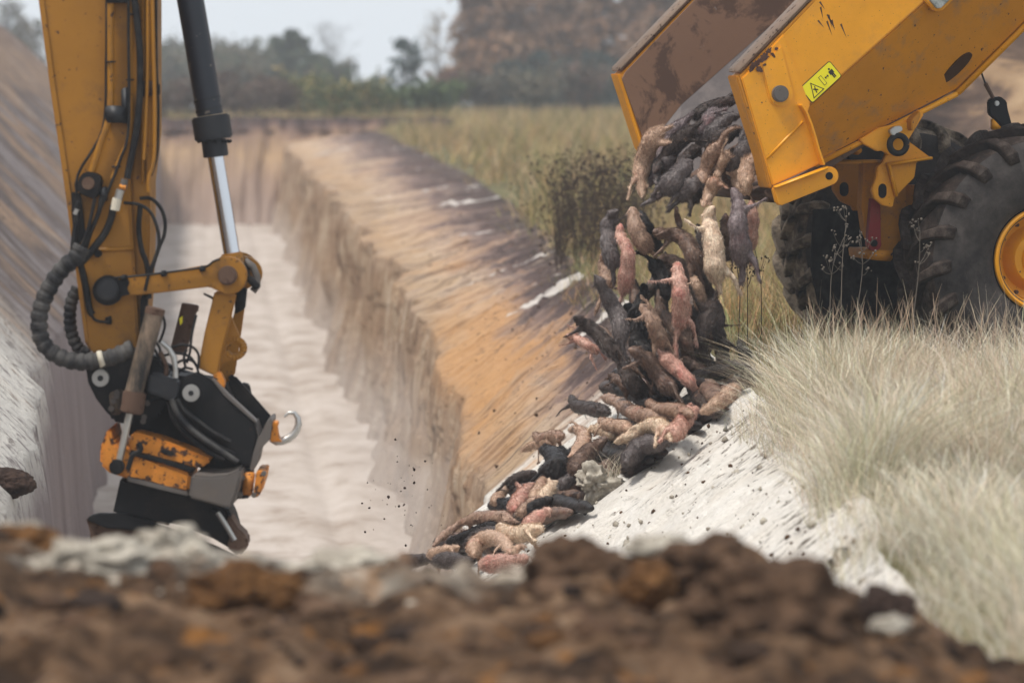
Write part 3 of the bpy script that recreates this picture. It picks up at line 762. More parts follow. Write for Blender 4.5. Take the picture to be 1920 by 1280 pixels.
for (x_, yt, Y_) in [(960, 110, 152), (1010, 95, 155), (1060, 105, 150), (1110, 90, 156), (1160, 110, 150), (1215, 100, 154)]:
    tree('conifer', tx(x_, Y_), Y_, th(yt, Y_), 3.0, 'low dark conifer in front of the larches, ' + ['leftmost of six', 'second of six from the left', 'third of six from the left', 'third of six from the right', 'second of six from the right', 'rightmost of six'][k], 'conifers under the larches', [(0.035, 0.05, 0.045), (0.06, 0.07, 0.055)], 'young_conifer', 2600, 0.24, 70 + k); k += 1
k = 0
for (x_, yt, Y_, w_, cl) in [(738, 176, 122, 1.3, BUSH), (800, 168, 120, 1.6, BUSH), (840, 165, 126, 1.5, BUSH), (850, 132, 138, 1.4, [(0.16, 0.09, 0.07), (0.2, 0.12, 0.09)]), (900, 150, 128, 1.8, [(0.12, 0.10, 0.07), (0.10, 0.09, 0.07)]), (1000, 150, 128, 2.4, GREY), (1090, 140, 130, 2.4, [(0.14, 0.09, 0.07), (0.1, 0.09, 0.07)]), (690, 196, 130, 1.4, GREY), (655, 190, 135, 1.6, GREY)]:
    lab = ['small green bush below the crooked pine', 'round green bush below the birch', 'green bush left of the larches', 'reddish-brown shrub behind the green bushes', 'brown-green shrub at the foot of the first larch', 'wide grey-green shrub under the larches', 'wide reddish shrub left of the tipping body', 'low hazy shrub in the gap between spruces and pine', 'low hazy shrub at the foot of the spruces'][k]
    tree('broad', tx(x_, Y_), Y_, th(yt, Y_), w_, lab, None, cl, 'shrub', 1500, 0.15, 90 + k); k += 1

wh = ['low brown bush at the left end of the line above the trench end', 'second low bush from the left above the trench end', 'third low bush from the left above the trench end', 'middle low bush above the trench end', 'low bush above the right half of the trench end', 'low bush above the right corner of the trench end', 'low bush right of the trench end corner', 'last low bush before the green ones under the pine']
for k in range(8):
    x_ = 300 + k * 54
    tree('broad', tx(x_, 112 + 2 * (k % 3)), 112 + 2 * (k % 3), 0.95 + 0.25 * ((k * 7) % 3), 1.7, wh[k], 'low bushes behind the trench end', [(0.11, 0.075, 0.06), (0.09, 0.075, 0.05), (0.14, 0.10, 0.08)] if k < 5 else BUSH + OLIVE[:2], 'bush', 1500, 0.12, 120 + k)

# ------------------------------------------------------------------ mound of dug soil in front of the camera
ym = np.concatenate([np.linspace(4.0, 5.4, 60), np.linspace(5.42, 10.2, 330)])[:, None]; xm = np.linspace(-1.75, 1.75, 330)[None]
pxm = 960 + xm / 9.0 * 7200
crest = np.interp(pxm, [-400, 0, 60, 110, 180, 330, 480, 560, 700, 800, 900, 1000, 1060, 1200, 1290, 1370, 1490, 1570, 1640, 1700, 1760, 1850, 1920, 2300],
                  [1010, 1000, 990, 1045, 1040, 1050, 1075, 1082, 1080, 1068, 1068, 1066, 1045, 1040, 1045, 1040, 1065, 1130, 1135, 1135, 1200, 1225, 1235, 1260])
zc = CAMZ - (crest - 110) / 7200 * 9.0
q = np.clip((ym - 5.0) / 4.0, 0, 1)
zm = (0.885 + 0 * xm) * (1 - q) + zc * q
zm = zm - np.clip(ym - 9.05, 0, None) ** 1.4 * 1.4
zm = zm - np.clip(5.2 - ym, 0, None) * 0.9
rid = 1 - np.abs(fbm(xm * 3.2, ym * 1.9, 4, 0.55)) * 2
zm = zm + 0.055 * fbm(xm * 2.2, ym * 1.3, 3) + 0.075 * rid * (0.5 + 0.5 * q) - 0.05 + 0.035 * fbm(xm * 11, ym * 8, 4, 0.6)
K = 1.28      # the mound lies 9 to 12 m from the camera
me = grid_mesh('soil_mound', np.stack([(xm + 0 * ym) * K, (ym + 0 * xm) * K, CAMZ + (zm - CAMZ) * K], -1)[:, ::-1])
m, t, b = mat_new('dug_soil', 0.95, 0.12)
v = coord(t, 'Object', (1.0, 0.8, 1.0))
c = ramp(t, noi(t, v, 4.5, 8, 0.7, 0.4), [(0.32, (0.008, 0.005, 0.004)), (0.44, (0.042, 0.023, 0.012)), (0.54, (0.11, 0.064, 0.036)), (0.68, (0.20, 0.13, 0.08))])
c = mix(t, ramp(t, noi(t, v, 5.5, 5, 0.6), [(0.60, 0.0), (0.67, 0.85)]), c, (0.20, 0.085, 0.020))
gp = t.nodes.new('ShaderNodeNewGeometry'); sz = t.nodes.new('ShaderNodeSeparateXYZ'); t.links.new(gp.outputs['Position'], sz.inputs[0])
# pale limed crust on the back left of the mound
fy = t.nodes.new('ShaderNodeMapRange'); fy.inputs[1].default_value = 11.0; fy.inputs[2].default_value = 11.6; t.links.new(math_n(t, 'ADD', sz.outputs[1], math_n(t, 'MULTIPLY', math_n(t, 'SUBTRACT', noi(t, v, 2.6, 5), 0.5), 2.4)), fy.inputs[0])
fx = t.nodes.new('ShaderNodeMapRange'); fx.inputs[1].default_value = 0.12; fx.inputs[2].default_value = -0.2; t.links.new(math_n(t, 'ADD', sz.outputs[0], math_n(t, 'MULTIPLY', math_n(t, 'SUBTRACT', noi(t, v, 2.0, 5), 0.5), 0.5)), fx.inputs[0])
c = mix(t, math_n(t, 'MULTIPLY', fy.outputs[0], fx.outputs[0]), c, ramp(t, noi(t, v, 9, 5), [(0.38, (0.12, 0.10, 0.08)), (0.6, (0.40, 0.36, 0.30))]))
t.links.new(c, b.inputs['Base Color']); bump(t, b, noi(t, v, 16, 7, 0.7), 0.03, 0.8)
M['dug_soil'] = m
tag(link('soil_mound', me, m), kind='structure')
def mound_z(x, y):
    j = int(np.clip(np.searchsorted(xm[0], x), 0, xm.shape[1] - 1)); i = int(np.clip(np.searchsorted(ym[:, 0], y), 0, len(ym) - 1))
    return float(zm[i, j])
def clod_mat(name, c1, c2):
    m, t, b = mat_new(name, 0.95, 0.1)
    t.links.new(ramp(t, noi(t, coord(t), 9, 7, 0.7), [(0.32, c1), (0.65, c2)]), b.inputs['Base Color'])
    bump(t, b, noi(t, coord(t), 30, 6, 0.7), 0.015, 0.8)
    return m
M['clod_rust'] = clod_mat('clod_rust', (0.030, 0.014, 0.007), (0.16, 0.078, 0.030))
M['clod_pale'] = clod_mat('clod_pale', (0.20, 0.17, 0.135), (0.50, 0.455, 0.38))
M['clod_brown'] = clod_mat('clod_brown', (0.016, 0.009, 0.006), (0.13, 0.077, 0.047))
M['clod_dark'] = clod_mat('clod_dark', (0.012, 0.008, 0.007), (0.07, 0.045, 0.035))
def clod(px, py, Y, rx, rz, mat, label, seed, rough=0.35, name='soil_clod', sink=0.0, cat='clod'):
    bm = bmesh.new()
    bmesh.ops.create_icosphere(bm, subdivisions=5, radius=1.0)
    if Y < 10: Y *= K; rx *= K; rz *= K
    c0 = at(px, py, Y)
    for v in bm.verts:
        n = v.co.normalized()
        vd = noise.voronoi(n * 1.6 + Vector((seed * 3, 0, 0)))[0]
        k = 1 + 0.45 * (rough / 0.35) * (vd[1] - vd[0] - 0.35) * 0.5 + rough * noise.fractal(n * 1.3 + Vector((seed, 0, 0)), 0.9, 2.0, 5) + 0.10 * noise.noise(n * 7 + Vector((0, seed, 0)))
        p = n * k
        v.co = Vector((p.x * rx, p.y * (rx + rz) * 0.5, p.z * rz)) 
    o = bm_link(name, bm, mat, None, True)
    o.location = c0
    tag(o, label, cat)
    return o
clod(452, 1108, 8.3, 0.125, 0.058, M['clod_rust'], 'wide rusty orange clod on the mound below the excavator', 1.0)
clod(40, 1022, 8.9, 0.10, 0.05, M['clod_rust'], 'dark rust-brown clod at the left edge of the mound crest', 2.0)
clod(328, 1030, 8.9, 0.085, 0.055, M['clod_pale'], 'pale grey clod standing up before the digging bucket', 3.0, 0.5)
clod(660, 1062, 8.9, 0.11, 0.038, M['clod_pale'], 'crumbly pale grey clod right of the digging bucket', 4.0, 0.5)
clod(180, 1050, 8.6, 0.13, 0.045, M['clod_pale'], 'broad limy clod between the left crest and the bucket', 5.0, 0.5)
clod(1085, 1082, 8.6, 0.13, 0.085, M['clod_brown'], 'rounded grey-brown clod below the end of the heap', 6.0)
clod(1330, 1065, 8.5, 0.12, 0.07, M['clod_brown'], 'brown clod at the top of the right half of the mound', 7.0)
clod(1215, 1096, 8.0, 0.055, 0.045, M['clod_rust'], 'small amber clod set between the two brown clods', 8.0)
clod(1660, 1140, 8.3, 0.065, 0.05, M['clod_dark'], 'dark round clod standing alone near the right end of the mound', 9.0)
clod(1672, 1170, 8.1, 0.04, 0.022, M['clod_pale'], 'small pinkish pale lump under the dark round clod', 10.0)
clod(1240, 1025, 8.9, 0.08, 0.03, M['clod_pale'], 'flat grey lump on the crest between the brown clods', 11.0)
clod(1450, 1150, 7.6, 0.17, 0.11, M['clod_brown'], 'big brown clod low on the right slope of the mound', 12.0)
clod(14, 905, 21.5, 0.155, 0.085, M['clod_dark'], 'dark smooth stone-like clod on the left lip of the trench', 13.0, 0.15)

# broken lumps strewn over the mound, too many to count
nL = 1100
V0 = []; F0 = []
bmL = bmesh.new(); bmesh.ops.create_icosphere(bmL, subdivisions=2, radius=1.0)
bv = np.array([list(v.co) for v in bmL.verts]); bf = np.array([[v.index for v in f.verts] for f in bmL.faces]); bmL.free()
xs_ = rng.uniform(-1.6, 1.6, nL); ys_ = rng.uniform(5.2, 9.3, nL)
zz = np.array([mound_z(x, y) for x, y in zip(xs_, ys_)])
rr_ = 0.006 + 0.042 * rng.random(nL) ** 3.2
VV = []; CC = []
pal = np.array([(0.065, 0.036, 0.021), (0.028, 0.016, 0.010), (0.12, 0.072, 0.045), (0.095, 0.045, 0.017), (0.36, 0.31, 0.25), (0.025, 0.016, 0.012)])
for i in range(nL):
    s_ = rng.normal(0, 3, 3)
    f_ = 1 + 0.35 * np.sin(bv @ np.array([2.1, 1.3, 3.3]) * 1.7 + s_[0]) * np.cos(bv @ np.array([3.7, -2.2, 1.1]) + s_[1]) + 0.12 * rng.normal(0, 1, len(bv))
    p = bv * f_[:, None] * rr_[i] * np.array([1.2, 1.2, 0.8])
    VV.append((p + [xs_[i], ys_[i], zz[i] + rr_[i] * -0.25 - CAMZ]) * K + [0, 0, CAMZ])
    pi = 4 if (ys_[i] > 8.3 and xs_[i] < 0.1 and rng.random() < .35) else rng.choice(6, p=[.36, .24, .18, .07, .01, .14])
    CC.append(np.repeat(pal[pi][None] * (0.8 + 0.4 * rng.random()), len(bv), 0))
FF = (bf[None] + (np.arange(nL) * len(bv))[:, None, None]).reshape(-1, 3)
M['lumps'] = tint_mat('soil_lumps', 0.95, 0.0)
tag(link('soil_lumps', tri_mesh('soil_lumps', np.concatenate(VV), FF, np.concatenate(CC)), M['lumps']), 'loose crumbs and small lumps of brown soil all over the foreground mound', 'soil', kind='stuff')

# flowering stems standing above the pale grass
nS = 1300
Yq = 17.8 + 4.6 * rng.random(nS); uq = 0.1 + 2.6 * rng.random(nS); Xq = edge_u(Yq) + uq + TX * Yq
aq = rng.random(nS) * 6.28; Hq = 0.48 + 0.28 * rng.random(nS); mq = 0.05 + 0.22 * rng.random(nS)
tag(link('grass_stems', blades('grass_stems', np.stack([Xq, Yq, 0 * Xq], 1), Hq, 0.0020 * np.ones(nS), np.stack([np.cos(aq) * mq, np.sin(aq) * mq], 1), pick([(0.52, 0.38, 0.28), (0.44, 0.32, 0.22), (0.60, 0.50, 0.36)], nS), 8, 2.2, 5.0), M['grass']), 'thin reddish flowering stems rising above the pale grass before the truck', 'grass', kind='stuff')
clod(1579, 1052, 16.15, 0.045, 0.05, M['clod_dark'], 'dark lump standing in for a shaded turf hole on the white bank above the mound', 23.0, 0.5, 'turf_hole_lump', cat='turf')  # solid dark lump stands in for the darkness of a hole in the turf
# ------------------------------------------------------------------ articulated dump truck, body tipped
PHI = R(14.8)
TF = Vector((math.cos(PHI), math.sin(PHI), 0))        # towards the cab
TW = Vector((-math.sin(PHI), math.cos(PHI), 0))       # across the truck, away from the camera
TZ = Vector((0, 0, 1))
TC = at(1393, 137, 23.5)
def tp(px, py, off=0.0): return onplane(px, py, TC + TW * off, TW)
truck = empty('dump_truck', (tp(1971, 488, 0.3).x, tp(1971, 488, 0.3).y, 0))
tag(truck, 'yellow articulated dump truck with its body tipped up over the trench edge', 'dump truck')
def tplate(name, pts, off, th_, mat, parent=truck, bev=0.006, segs=2):
    """plate lying in a plane of the truck's side: outer face at off, thickness away from the camera"""
    bm = bmesh.new()
    A = [tp(x, y, off) for x, y in pts]
    solid(bm, A, [p + TW * th_ for p in A])
    return finish(bm, name, mat, parent, bev, segs)
BW = 2.75
TH = 0.175
# profile points in the near side plane (carried up beyond the frame)
rA, rC, rB = (1388, 142), (1437, 297), (1450, 351)
topE, crE, botE = (1908, -398), (2105, -330), (2250, -283)
side = tplate('side_panel', [(1385, 145), (1396, 134), topE, crE, (1740, 0), (1510, 205), rC], 0.0, TH, M['truck_yellow'], bev=0.014)
# inner face of the near side and rear edge dirt
tplate('side_liner', [(1379, 151), (1396, 128), (1908, -403), crE, (1740, 0), (1510, 205), rC], TH + 0.004, 0.02, M['rusty_iron'], bev=0)
# lower side, leaning in towards the chassis
OFFB = 0.36
def two_plane(name, top_pts, off1, bot_pts, off2, th_, mat, bev=0.006):
    bm = bmesh.new()
    A = [tp(x, y, off1) for x, y in top_pts] + [tp(x, y, off2) for x, y in bot_pts][::-1]
    n = Vector((0, 0, 0))
    for i in range(len(A)): n += (A[i] - A[0]).cross(A[(i + 1) % len(A)] - A[0])
    n.normalize()
    if n.dot(TW) < 0: n = -n
    solid(bm, A, [p + n * th_ for p in A])
    return finish(bm, name, mat, truck, bev)
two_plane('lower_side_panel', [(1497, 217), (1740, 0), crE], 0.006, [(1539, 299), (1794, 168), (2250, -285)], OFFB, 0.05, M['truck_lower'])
# flange along the bottom edge
bm = bmesh.new()
for a, b_ in (((1528, 306), (1795, 172)), ((1795, 172), (2250, -281))):
    p, q = tp(*a, OFFB - 0.03), tp(*b_, OFFB - 0.03)
    d = (q - p).normalized(); u = d.cross(TW).normalized()
    if u.z > 0: u = -u
    solid(bm, [p, p + u * 0.03, p + u * 0.03 + TW * 0.10, p + TW * 0.10], [q, q + u * 0.03, q + u * 0.03 + TW * 0.10, q + TW * 0.10])
finish(bm, 'bottom_flange', M['truck_yellow'], truck, 0.004)
# floor of the body
bm = bmesh.new()
lipN, kn, fe = tp(1458, 377, OFFB), tp(1794, 166, OFFB), tp(2250, -287, OFFB)
Wf = TW * (BW - 2 * OFFB)
prof = [lipN, kn, fe]
nrm = TW.cross(TF)
A = [lipN, kn, fe, fe + (TZ * 0.07 - TF * .05), kn + (TZ * 0.075 - TF * .03), lipN + TZ * 0.06 - TF * .02]
solid(bm, A, [p + Wf for p in A])
finish(bm, 'body_floor', M['rusty_iron'], truck, 0.006)
# rear sill under the floor lip
bm = bmesh.new()
A = [tp(1443, 360, 0.1), tp(1462, 383, 0.1), tp(1500, 366, 0.1), tp(1480, 345, 0.1)]
solid(bm, A, [p + TW * (BW - 0.5) for p in A])
finish(bm, 'rear_sill', M['rusty_iron'], truck, 0.01)
# sloping side of the cavity under the far wall
def fq(pt, base, off): return tp(*pt, base) + TW * (off - base)
o1, o2 = BW - TH - 0.02, BW - OFFB
A1 = [fq(p, 0, o1) for p in (rC, (1510, 205), (1740, 0), crE)]
A2 = [fq(p, OFFB, o2) for p in ((1458, 377), (1600, 288), (1794, 166), (2250, -287))]
bm = bmesh.new()
for i in range(3):
    f_ = [A1[i], A1[i + 1], A2[i + 1], A2[i]]
    solid(bm, f_, [p + TW * 0.03 - TZ * 0.03 for p in f_])
bmesh.ops.recalc_face_normals(bm, faces=bm.faces)
bm_link('floor_chamfer', bm, None, truck)
Aw = [(1385, 145), (1396, 134), topE, crE, (1740, 0), (1510, 205), rC]
bm = bmesh.new()
A = [tp(x, y, 0) + TW * (BW - TH) for x, y in Aw]
solid(bm, A, [p + TW * TH for p in A])
far_wall = finish(bm, 'far_side_panel', M['truck_yellow'], truck, 0.014)
bm = bmesh.new()
A = [tp(x, y, 0) + TW * (BW - TH - 0.022) for x, y in [(1389, 152), (1396, 138), topE, crE, (1740, 0), (1510, 205), (1439, 296)]]
solid(bm, A, [p + TW * 0.018 for p in A])
# worn liner with a long band of flaked mud and bright scrapes
m, t, b = mat_new('worn_liner', 0.6, 0.35, 0.2)
v = coord(t)
bs = mix(t, noi(t, v, 1.4, 6, 0.6), (0.20, 0.115, 0.075), (0.30, 0.175, 0.11))
wv = noi(t, v, 3.0, 7, 0.68, 0.5)
bs = mix(t, ramp(t, wv, [(0.50, 0.0), (0.56, 0.75)]), bs, (0.075, 0.045, 0.035))
bs = mix(t, ramp(t, noi(t, v, 4.5, 4, 0.6), [(0.66, 0.0), (0.68, 0.9)]), bs, (0.26, 0.24, 0.23))
bs = mix(t, ramp(t, noi(t, v, 24, 6, 0.7), [(0.62, 0.0), (0.72, 0.5)]), bs, (0.30, 0.16, 0.08))
t.links.new(bs, b.inputs['Base Color']); bump(t, b, wv, 0.01, 0.4); M['worn_liner'] = m
finish(bm, 'side_liner', M['worn_liner'], truck, 0)
bpy_l = [o for o in truck.children if o.name.startswith('floor_chamfer')]
m, t, b = mat_new('scoured_floor', 0.5, 0.4, 0.35)
v = coord(t)
t.links.new(mix(t, ramp(t, noi(t, v, 3.5, 7, 0.7, 0.4), [(0.4, 0.0), (0.62, 1.0)]), (0.15, 0.13, 0.125), (0.23, 0.195, 0.18)), b.inputs['Base Color'])
M['scoured'] = m
for o in bpy_l: o.data.materials.clear(); o.data.materials.append(m)
M['worn_edge'] = painted('worn_edge', (0.27, 0.19, 0.14), 0.5, 0.55, chips=0.6)
# top rails: rolled edges worn to steel
for off in (0.0, BW - TH):
    p, q = tp(1388, 137, 0) + TW * off, tp(1908, -402, 0) + TW * off
    bm = bmesh.new()
    d = (q - p).normalized(); u = TW.cross(d).normalized()
    if u.z < 0: u = -u
    p = p - d * 0.005
    solid(bm, [p - TW * .006, p - TW * .006 + u * .03, p + TW * (TH + .006) + u * .03, p + TW * (TH + .006)], [q - TW * .006, q - TW * .006 + u * .03, q + TW * (TH + .006) + u * .03, q + TW * (TH + .006)])
    finish(bm, 'top_rail', M['worn_edge'], truck, 0.009)
# rear end plate of the near side, with its folded shape
tplate('rear_corner_plate', [(1390, 146), (1397, 141), (1470, 62), (1520, 196), (1514, 214), (1522, 250), (1530, 275), (1541, 306), (1449, 349)], -0.012, 0.034, M['truck_yellow'], bev=0.008)
bm = bmesh.new()      # rear face of the hollow side: inclined strip between the corner plate and the cavity
A = [tp(*rA, 0.0) , tp(*rC, 0.0), tp(1450, 353, 0.0), tp(1450, 353, 0) + TW * 0.2, tp(*rC, 0) + TW * TH, tp(*rA, 0) + TW * TH]
solid(bm, A, [p - TF * 0.03 for p in A])
finish(bm, 'rear_edge', M['truck_grimy'], truck, 0.008)
bm = bmesh.new()
A = [tp(*rA, 0) + TW * (BW - TH), tp(*rC, 0) + TW * (BW - TH), tp(1458, 377, OFFB) + TW * (BW - 2 * OFFB), tp(1458, 377, OFFB) + TW * (BW - 2 * OFFB + .05), tp(*rC, 0) + TW * BW, tp(*rA, 0) + TW * BW]
solid(bm, A, [p - TF * 0.025 for p in A])
finish(bm, 'rear_edge', M['truck_yellow'], truck, 0.006)
# ribs, flanges and the tailgate ear
def rib(name, pts, h, w, mat=None, off=-0.012):
    bm = bmesh.new()
    P = [tp(x, y, off) for x, y in pts]
    lo, hi = [], []
    for i, p in enumerate(P):
        d = (P[min(i + 1, len(P) - 1)] - P[max(i - 1, 0)]).normalized(); u = d.cross(TW).normalized() * w / 2
        lo.append(p - u); hi.append(p + u)
    A = lo + hi[::-1]
    solid(bm, [p - TW * h for p in A], A)
    return finish(bm, name, mat or M['truck_yellow'], truck, 0.003)
rib('vertical_flange', [(1497, 196), (1506, 210), (1515, 232), (1523, 258), (1529, 280), (1539, 309)], 0.07, 0.014)
rib('horizontal_flange', [(1449, 351), (1546, 314)], 0.07, 0.014)
rib('fold_line', [(1437, 298), (1505, 228)], 0.008, 0.018)
ear = [(1449, 353)] + [(1543, 315)] + arc(1555, 330, 18, -110, 75, 10) + [(1464, 386), (1457, 381)]
e_ = tplate('tailgate_ear', ear, -0.03, 0.05, M['truck_yellow'], bev=0.007)
def cyl(name, px, py, off, r, depth, mat, parent=truck, seg=28, bev=0.004, ax=None):
    bm = bmesh.new()
    ax = ax or TW
    c = tp(px, py, off); u = ax.cross(TZ).normalized(); w = ax.cross(u).normalized()
    A = [c + (u * math.cos(6.28318 * k / seg) + w * math.sin(6.28318 * k / seg)) * r for k in range(seg)]
    solid(bm, A, [p + ax * depth for p in A])
    return finish(bm, name, mat, parent, bev)
cyl('ear_hole', 1555, 330, -0.033, 0.024, 0.02, M['black_steel'], bev=0)
tongue = [(1427, 120), (1466, 84)] + [(1489, 172)] + arc(1465, 177, 24, -5, 165, 14) + []
tplate('pin_backing_plate', tongue, -0.026, 0.02, M['truck_yellow'], bev=0.008)
cyl('pin', 1465, 176, -0.062, 0.051, 0.05, M['grey_steel'], bev=0.008)
# oval opening in the lower side: flat plate, its dark colour standing for the shade inside
Lc, Ln = (tp(1762, 158, 0.25), tp(1822, 100, 0.25))
n_l = None
bm = bmesh.new()
pA, pB, pC_ = tp(1740, 0, 0.006), tp(1539, 299, OFFB), tp(1794, 168, OFFB)
nl_ = (pB - pA).cross(pC_ - pA).normalized()
if nl_.dot(TW) > 0: nl_ = -nl_
a_, b__ = onplane(1762, 157, pA, nl_), onplane(1822, 101, pA, nl_)
dd = (b__ - a_); Ld = dd.length; dd.normalize(); pp = dd.cross(nl_).normalized()
cc = (a_ + b__) / 2
A = [cc + dd * math.cos(k / 24 * 6.28318) * Ld / 2 + pp * math.sin(k / 24 * 6.28318) * 0.042 + nl_ * 0.004 for k in range(24)]
solid(bm, A, [p - nl_ * 0.02 for p in A])
m, t, b = mat_new('opening_shade', 0.9, 0.1); b.inputs['Base Color'].default_value = (0.05, 0.022, 0.008, 1)
finish(bm, 'oval_opening', m, truck, 0)
# scraped and rusted patches on the near side's rear corner
rp_ = random.Random(11)
def patch(cx, cy, rx, ry, a, seed):
    r_ = random.Random(seed); pts = []
    for k in range(22):
        q = k / 22 * 6.2832; j = 0.6 + 0.6 * r_.random()
        x, y = rx * math.cos(q) * j, ry * math.sin(q) * j
        pts.append((cx + x * math.cos(a) - y * math.sin(a), cy + x * math.sin(a) + y * math.cos(a)))
    bm = bmesh.new(); A = [tp(x, y, -0.0275) for x, y in pts]
    solid(bm, A, [p + TW * 0.003 for p in A]); bmesh.ops.recalc_face_normals(bm, faces=bm.faces)
    bm_link('rust_patch', bm, M['rust_flake'], truck)
M['rust_flake'] = clod_mat('rust_flake', (0.05, 0.025, 0.02), (0.13, 0.07, 0.05))
for i_, (x_, y_, a_, b__) in enumerate(((1416, 121, 15, 6), (1432, 108, 13, 7), (1441, 96, 9, 4), (1424, 130, 6, 8), (1409, 131, 5, 5), (1450, 104, 3, 8), (1456, 92, 4, 3), (1434, 122, 4, 3))):
    patch(x_, y_, a_, b__, -0.75, i_ + 40)
for k in range(9):
    x_ = 1550 + rp_.uniform(-22, 26); y_ = 30 + rp_.uniform(-26, 18)
    bm = bmesh.new(); A = [tp(x_, y_, -0.001), tp(x_ + 3, y_ - 2, -0.001), tp(x_ + 2 + rp_.uniform(4, 14), y_ + rp_.uniform(12, 34), -0.001)]
    solid(bm, A, [p + TW * .003 for p in A]); bm_link('scrape', bm, M['rust_flake'], truck)
# light bracket at the upper edge of the side
tplate('lamp_bracket', [(1722, -30), (1731, -2), (1752, 21), (1766, 22), (1800, -12), (1790, -40)], -0.02, 0.05, M['truck_yellow'], bev=0.008)
m, t, b = mat_new('scuffed_plate', 0.5); t.links.new(ramp(t, noi(t, coord(t), 26, 5, 0.7), [(0.35, (0.10, 0.12, 0.11)), (0.6, (0.36, 0.37, 0.35))]), b.inputs['Base Color'])
tplate('lamp_plate', [(1745, -30), (1744, 0), (1757, 16), (1764, 16), (1792, -10), (1785, -35)], -0.045, 0.03, m, bev=0.004)

# warning sticker: yellow rounded plate, black border, pictograms
def flat_mat(name, c, rough=0.45):
    m, t, b = mat_new(name, rough, 0.4); b.inputs['Base Color'].default_value = (*c, 1); return m
M['sticker'] = flat_mat('sticker_yellow', (0.83, 0.72, 0.01)); M['ink'] = flat_mat('ink_black', (0.02, 0.015, 0.01))
o_st = tp(1539, 154, -0.003)
ang = math.atan2(165 - 115, 1555 - 1500)
sd_ = (tp(1566, 129, -0.003) - tp(1512, 179, -0.003)).normalized(); su = TW.cross(sd_).normalized()
if su.z < 0: su = -su
SL = (tp(1566, 129, 0) - tp(1511.5, 179.5, 0)).length / 74 * 76     # metres for the sticker's long side
SHh = SL * 0.49
def sp(x, y, h=0.0): return o_st + sd_ * x * SL / 2 + su * y * SL / 2 - TW * h
def rrect(w, h, r, n=5):
    out = []
    for cx, cy, a0 in ((w - r, h - r, 0), (-w + r, h - r, 90), (-w + r, -h + r, 180), (w - r, -h + r, 270)):
        out += arc(cx, cy, r, a0, a0 + 90, n)
    return out
def sticker(name, pts, h, mat, th_=0.0015, parent=None):
    bm = bmesh.new(); A = [sp(x, y, h) for x, y in pts]
    solid(bm, A, [p + TW * th_ for p in A]); bmesh.ops.recalc_face_normals(bm, faces=bm.faces)
    return bm_link(name, bm, mat, parent or dec)
bm = bmesh.new(); A = [sp(x, y, 0.002) for x, y in rrect(1.0, 0.49, 0.12)]; solid(bm, A, [p + TW * 0.004 for p in A]); bmesh.ops.recalc_face_normals(bm, faces=bm.faces)
dec = bm_link('warning_sticker', bm, M['ink'], truck)
sticker('face', rrect(0.965, 0.455, 0.1), 0.0035, M['sticker'])
sticker('triangle_border', [(-0.80, -0.36), (-0.08, -0.36), (-0.44, 0.34)], 0.0048, M['ink'])
sticker('triangle_field', [(-0.73, -0.315), (-0.15, -0.315), (-0.44, 0.245)], 0.006, M['sticker'])
sticker('triangle_mark', [(-0.52, -0.24), (-0.47, -0.25), (-0.44, -0.13), (-0.36, -0.2), (-0.33, -0.16), (-0.42, -0.05), (-0.36, 0.06), (-0.40, 0.08), (-0.45, -0.02), (-0.53, 0.02), (-0.55, -0.02), (-0.48, -0.09)], 0.0072, M['ink'])
sticker('box_outline', [(0.02, -0.25), (0.2, -0.25), (0.2, 0.25), (0.02, 0.25)], 0.0048, M['ink'])
sticker('box_field', [(0.045, -0.225), (0.175, -0.225), (0.175, 0.225), (0.045, 0.225)], 0.006, M['sticker'])
sticker('double_arrow', [(0.26, 0), (0.33, 0.08), (0.33, 0.02), (0.43, 0.02), (0.43, 0.08), (0.5, 0), (0.43, -0.08), (0.43, -0.02), (0.33, -0.02), (0.33, -0.08)], 0.0048, M['ink'])
sticker('figure_head', arc(0.70, 0.20, 0.055, 0, 345, 11), 0.0048, M['ink'])
sticker('figure_body', [(0.58, 0.12), (0.82, 0.12), (0.82, -0.08), (0.77, -0.08), (0.77, -0.3), (0.71, -0.3), (0.71, -0.12), (0.69, -0.12), (0.69, -0.3), (0.63, -0.3), (0.63, -0.08), (0.58, -0.08)], 0.0048, M['ink'])

# chassis: hinge brackets, ears, strut, cross member
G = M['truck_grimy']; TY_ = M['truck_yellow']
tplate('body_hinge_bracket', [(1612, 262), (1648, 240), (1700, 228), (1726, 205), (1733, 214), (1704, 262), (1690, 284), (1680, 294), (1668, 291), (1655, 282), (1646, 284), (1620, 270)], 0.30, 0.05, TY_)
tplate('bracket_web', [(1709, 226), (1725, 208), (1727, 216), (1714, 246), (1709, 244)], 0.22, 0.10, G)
bm = bmesh.new()
tor = []
c = tp(1684, 271, 0.235)
pts = [c + TF * (0.056 * math.cos(a)) + TZ * (0.056 * math.sin(a)) for a in [i * 2 * math.pi / 22 for i in range(23)]]
tube(bm, pts, 0.020, 8, False); bmesh.ops.recalc_face_normals(bm, faces=bm.faces)
bm_link('black_ring', bm, M['hose'], truck, True)
tplate('ring_clamp', [(1668, 246), (1676, 238), (1690, 236), (1694, 244), (1683, 250), (1676, 257)], 0.22, 0.05, M['bare_steel'])
tplate('chassis_bracket', [(1655, 306), (1664, 284), (1700, 262), (1746, 296), (1719, 304), (1715, 333), (1678, 370), (1674, 389), (1655, 385), (1639, 371), (1635, 355), (1643, 335), (1646, 312)], 0.50, 0.045, TY_)
rib('bracket_stiffener', [(1660, 308), (1744, 296)], 0.05, 0.018, TY_, 0.50)
rib('bracket_stiffener', [(1663, 309), (1678, 368)], 0.05, 0.016, TY_, 0.50)
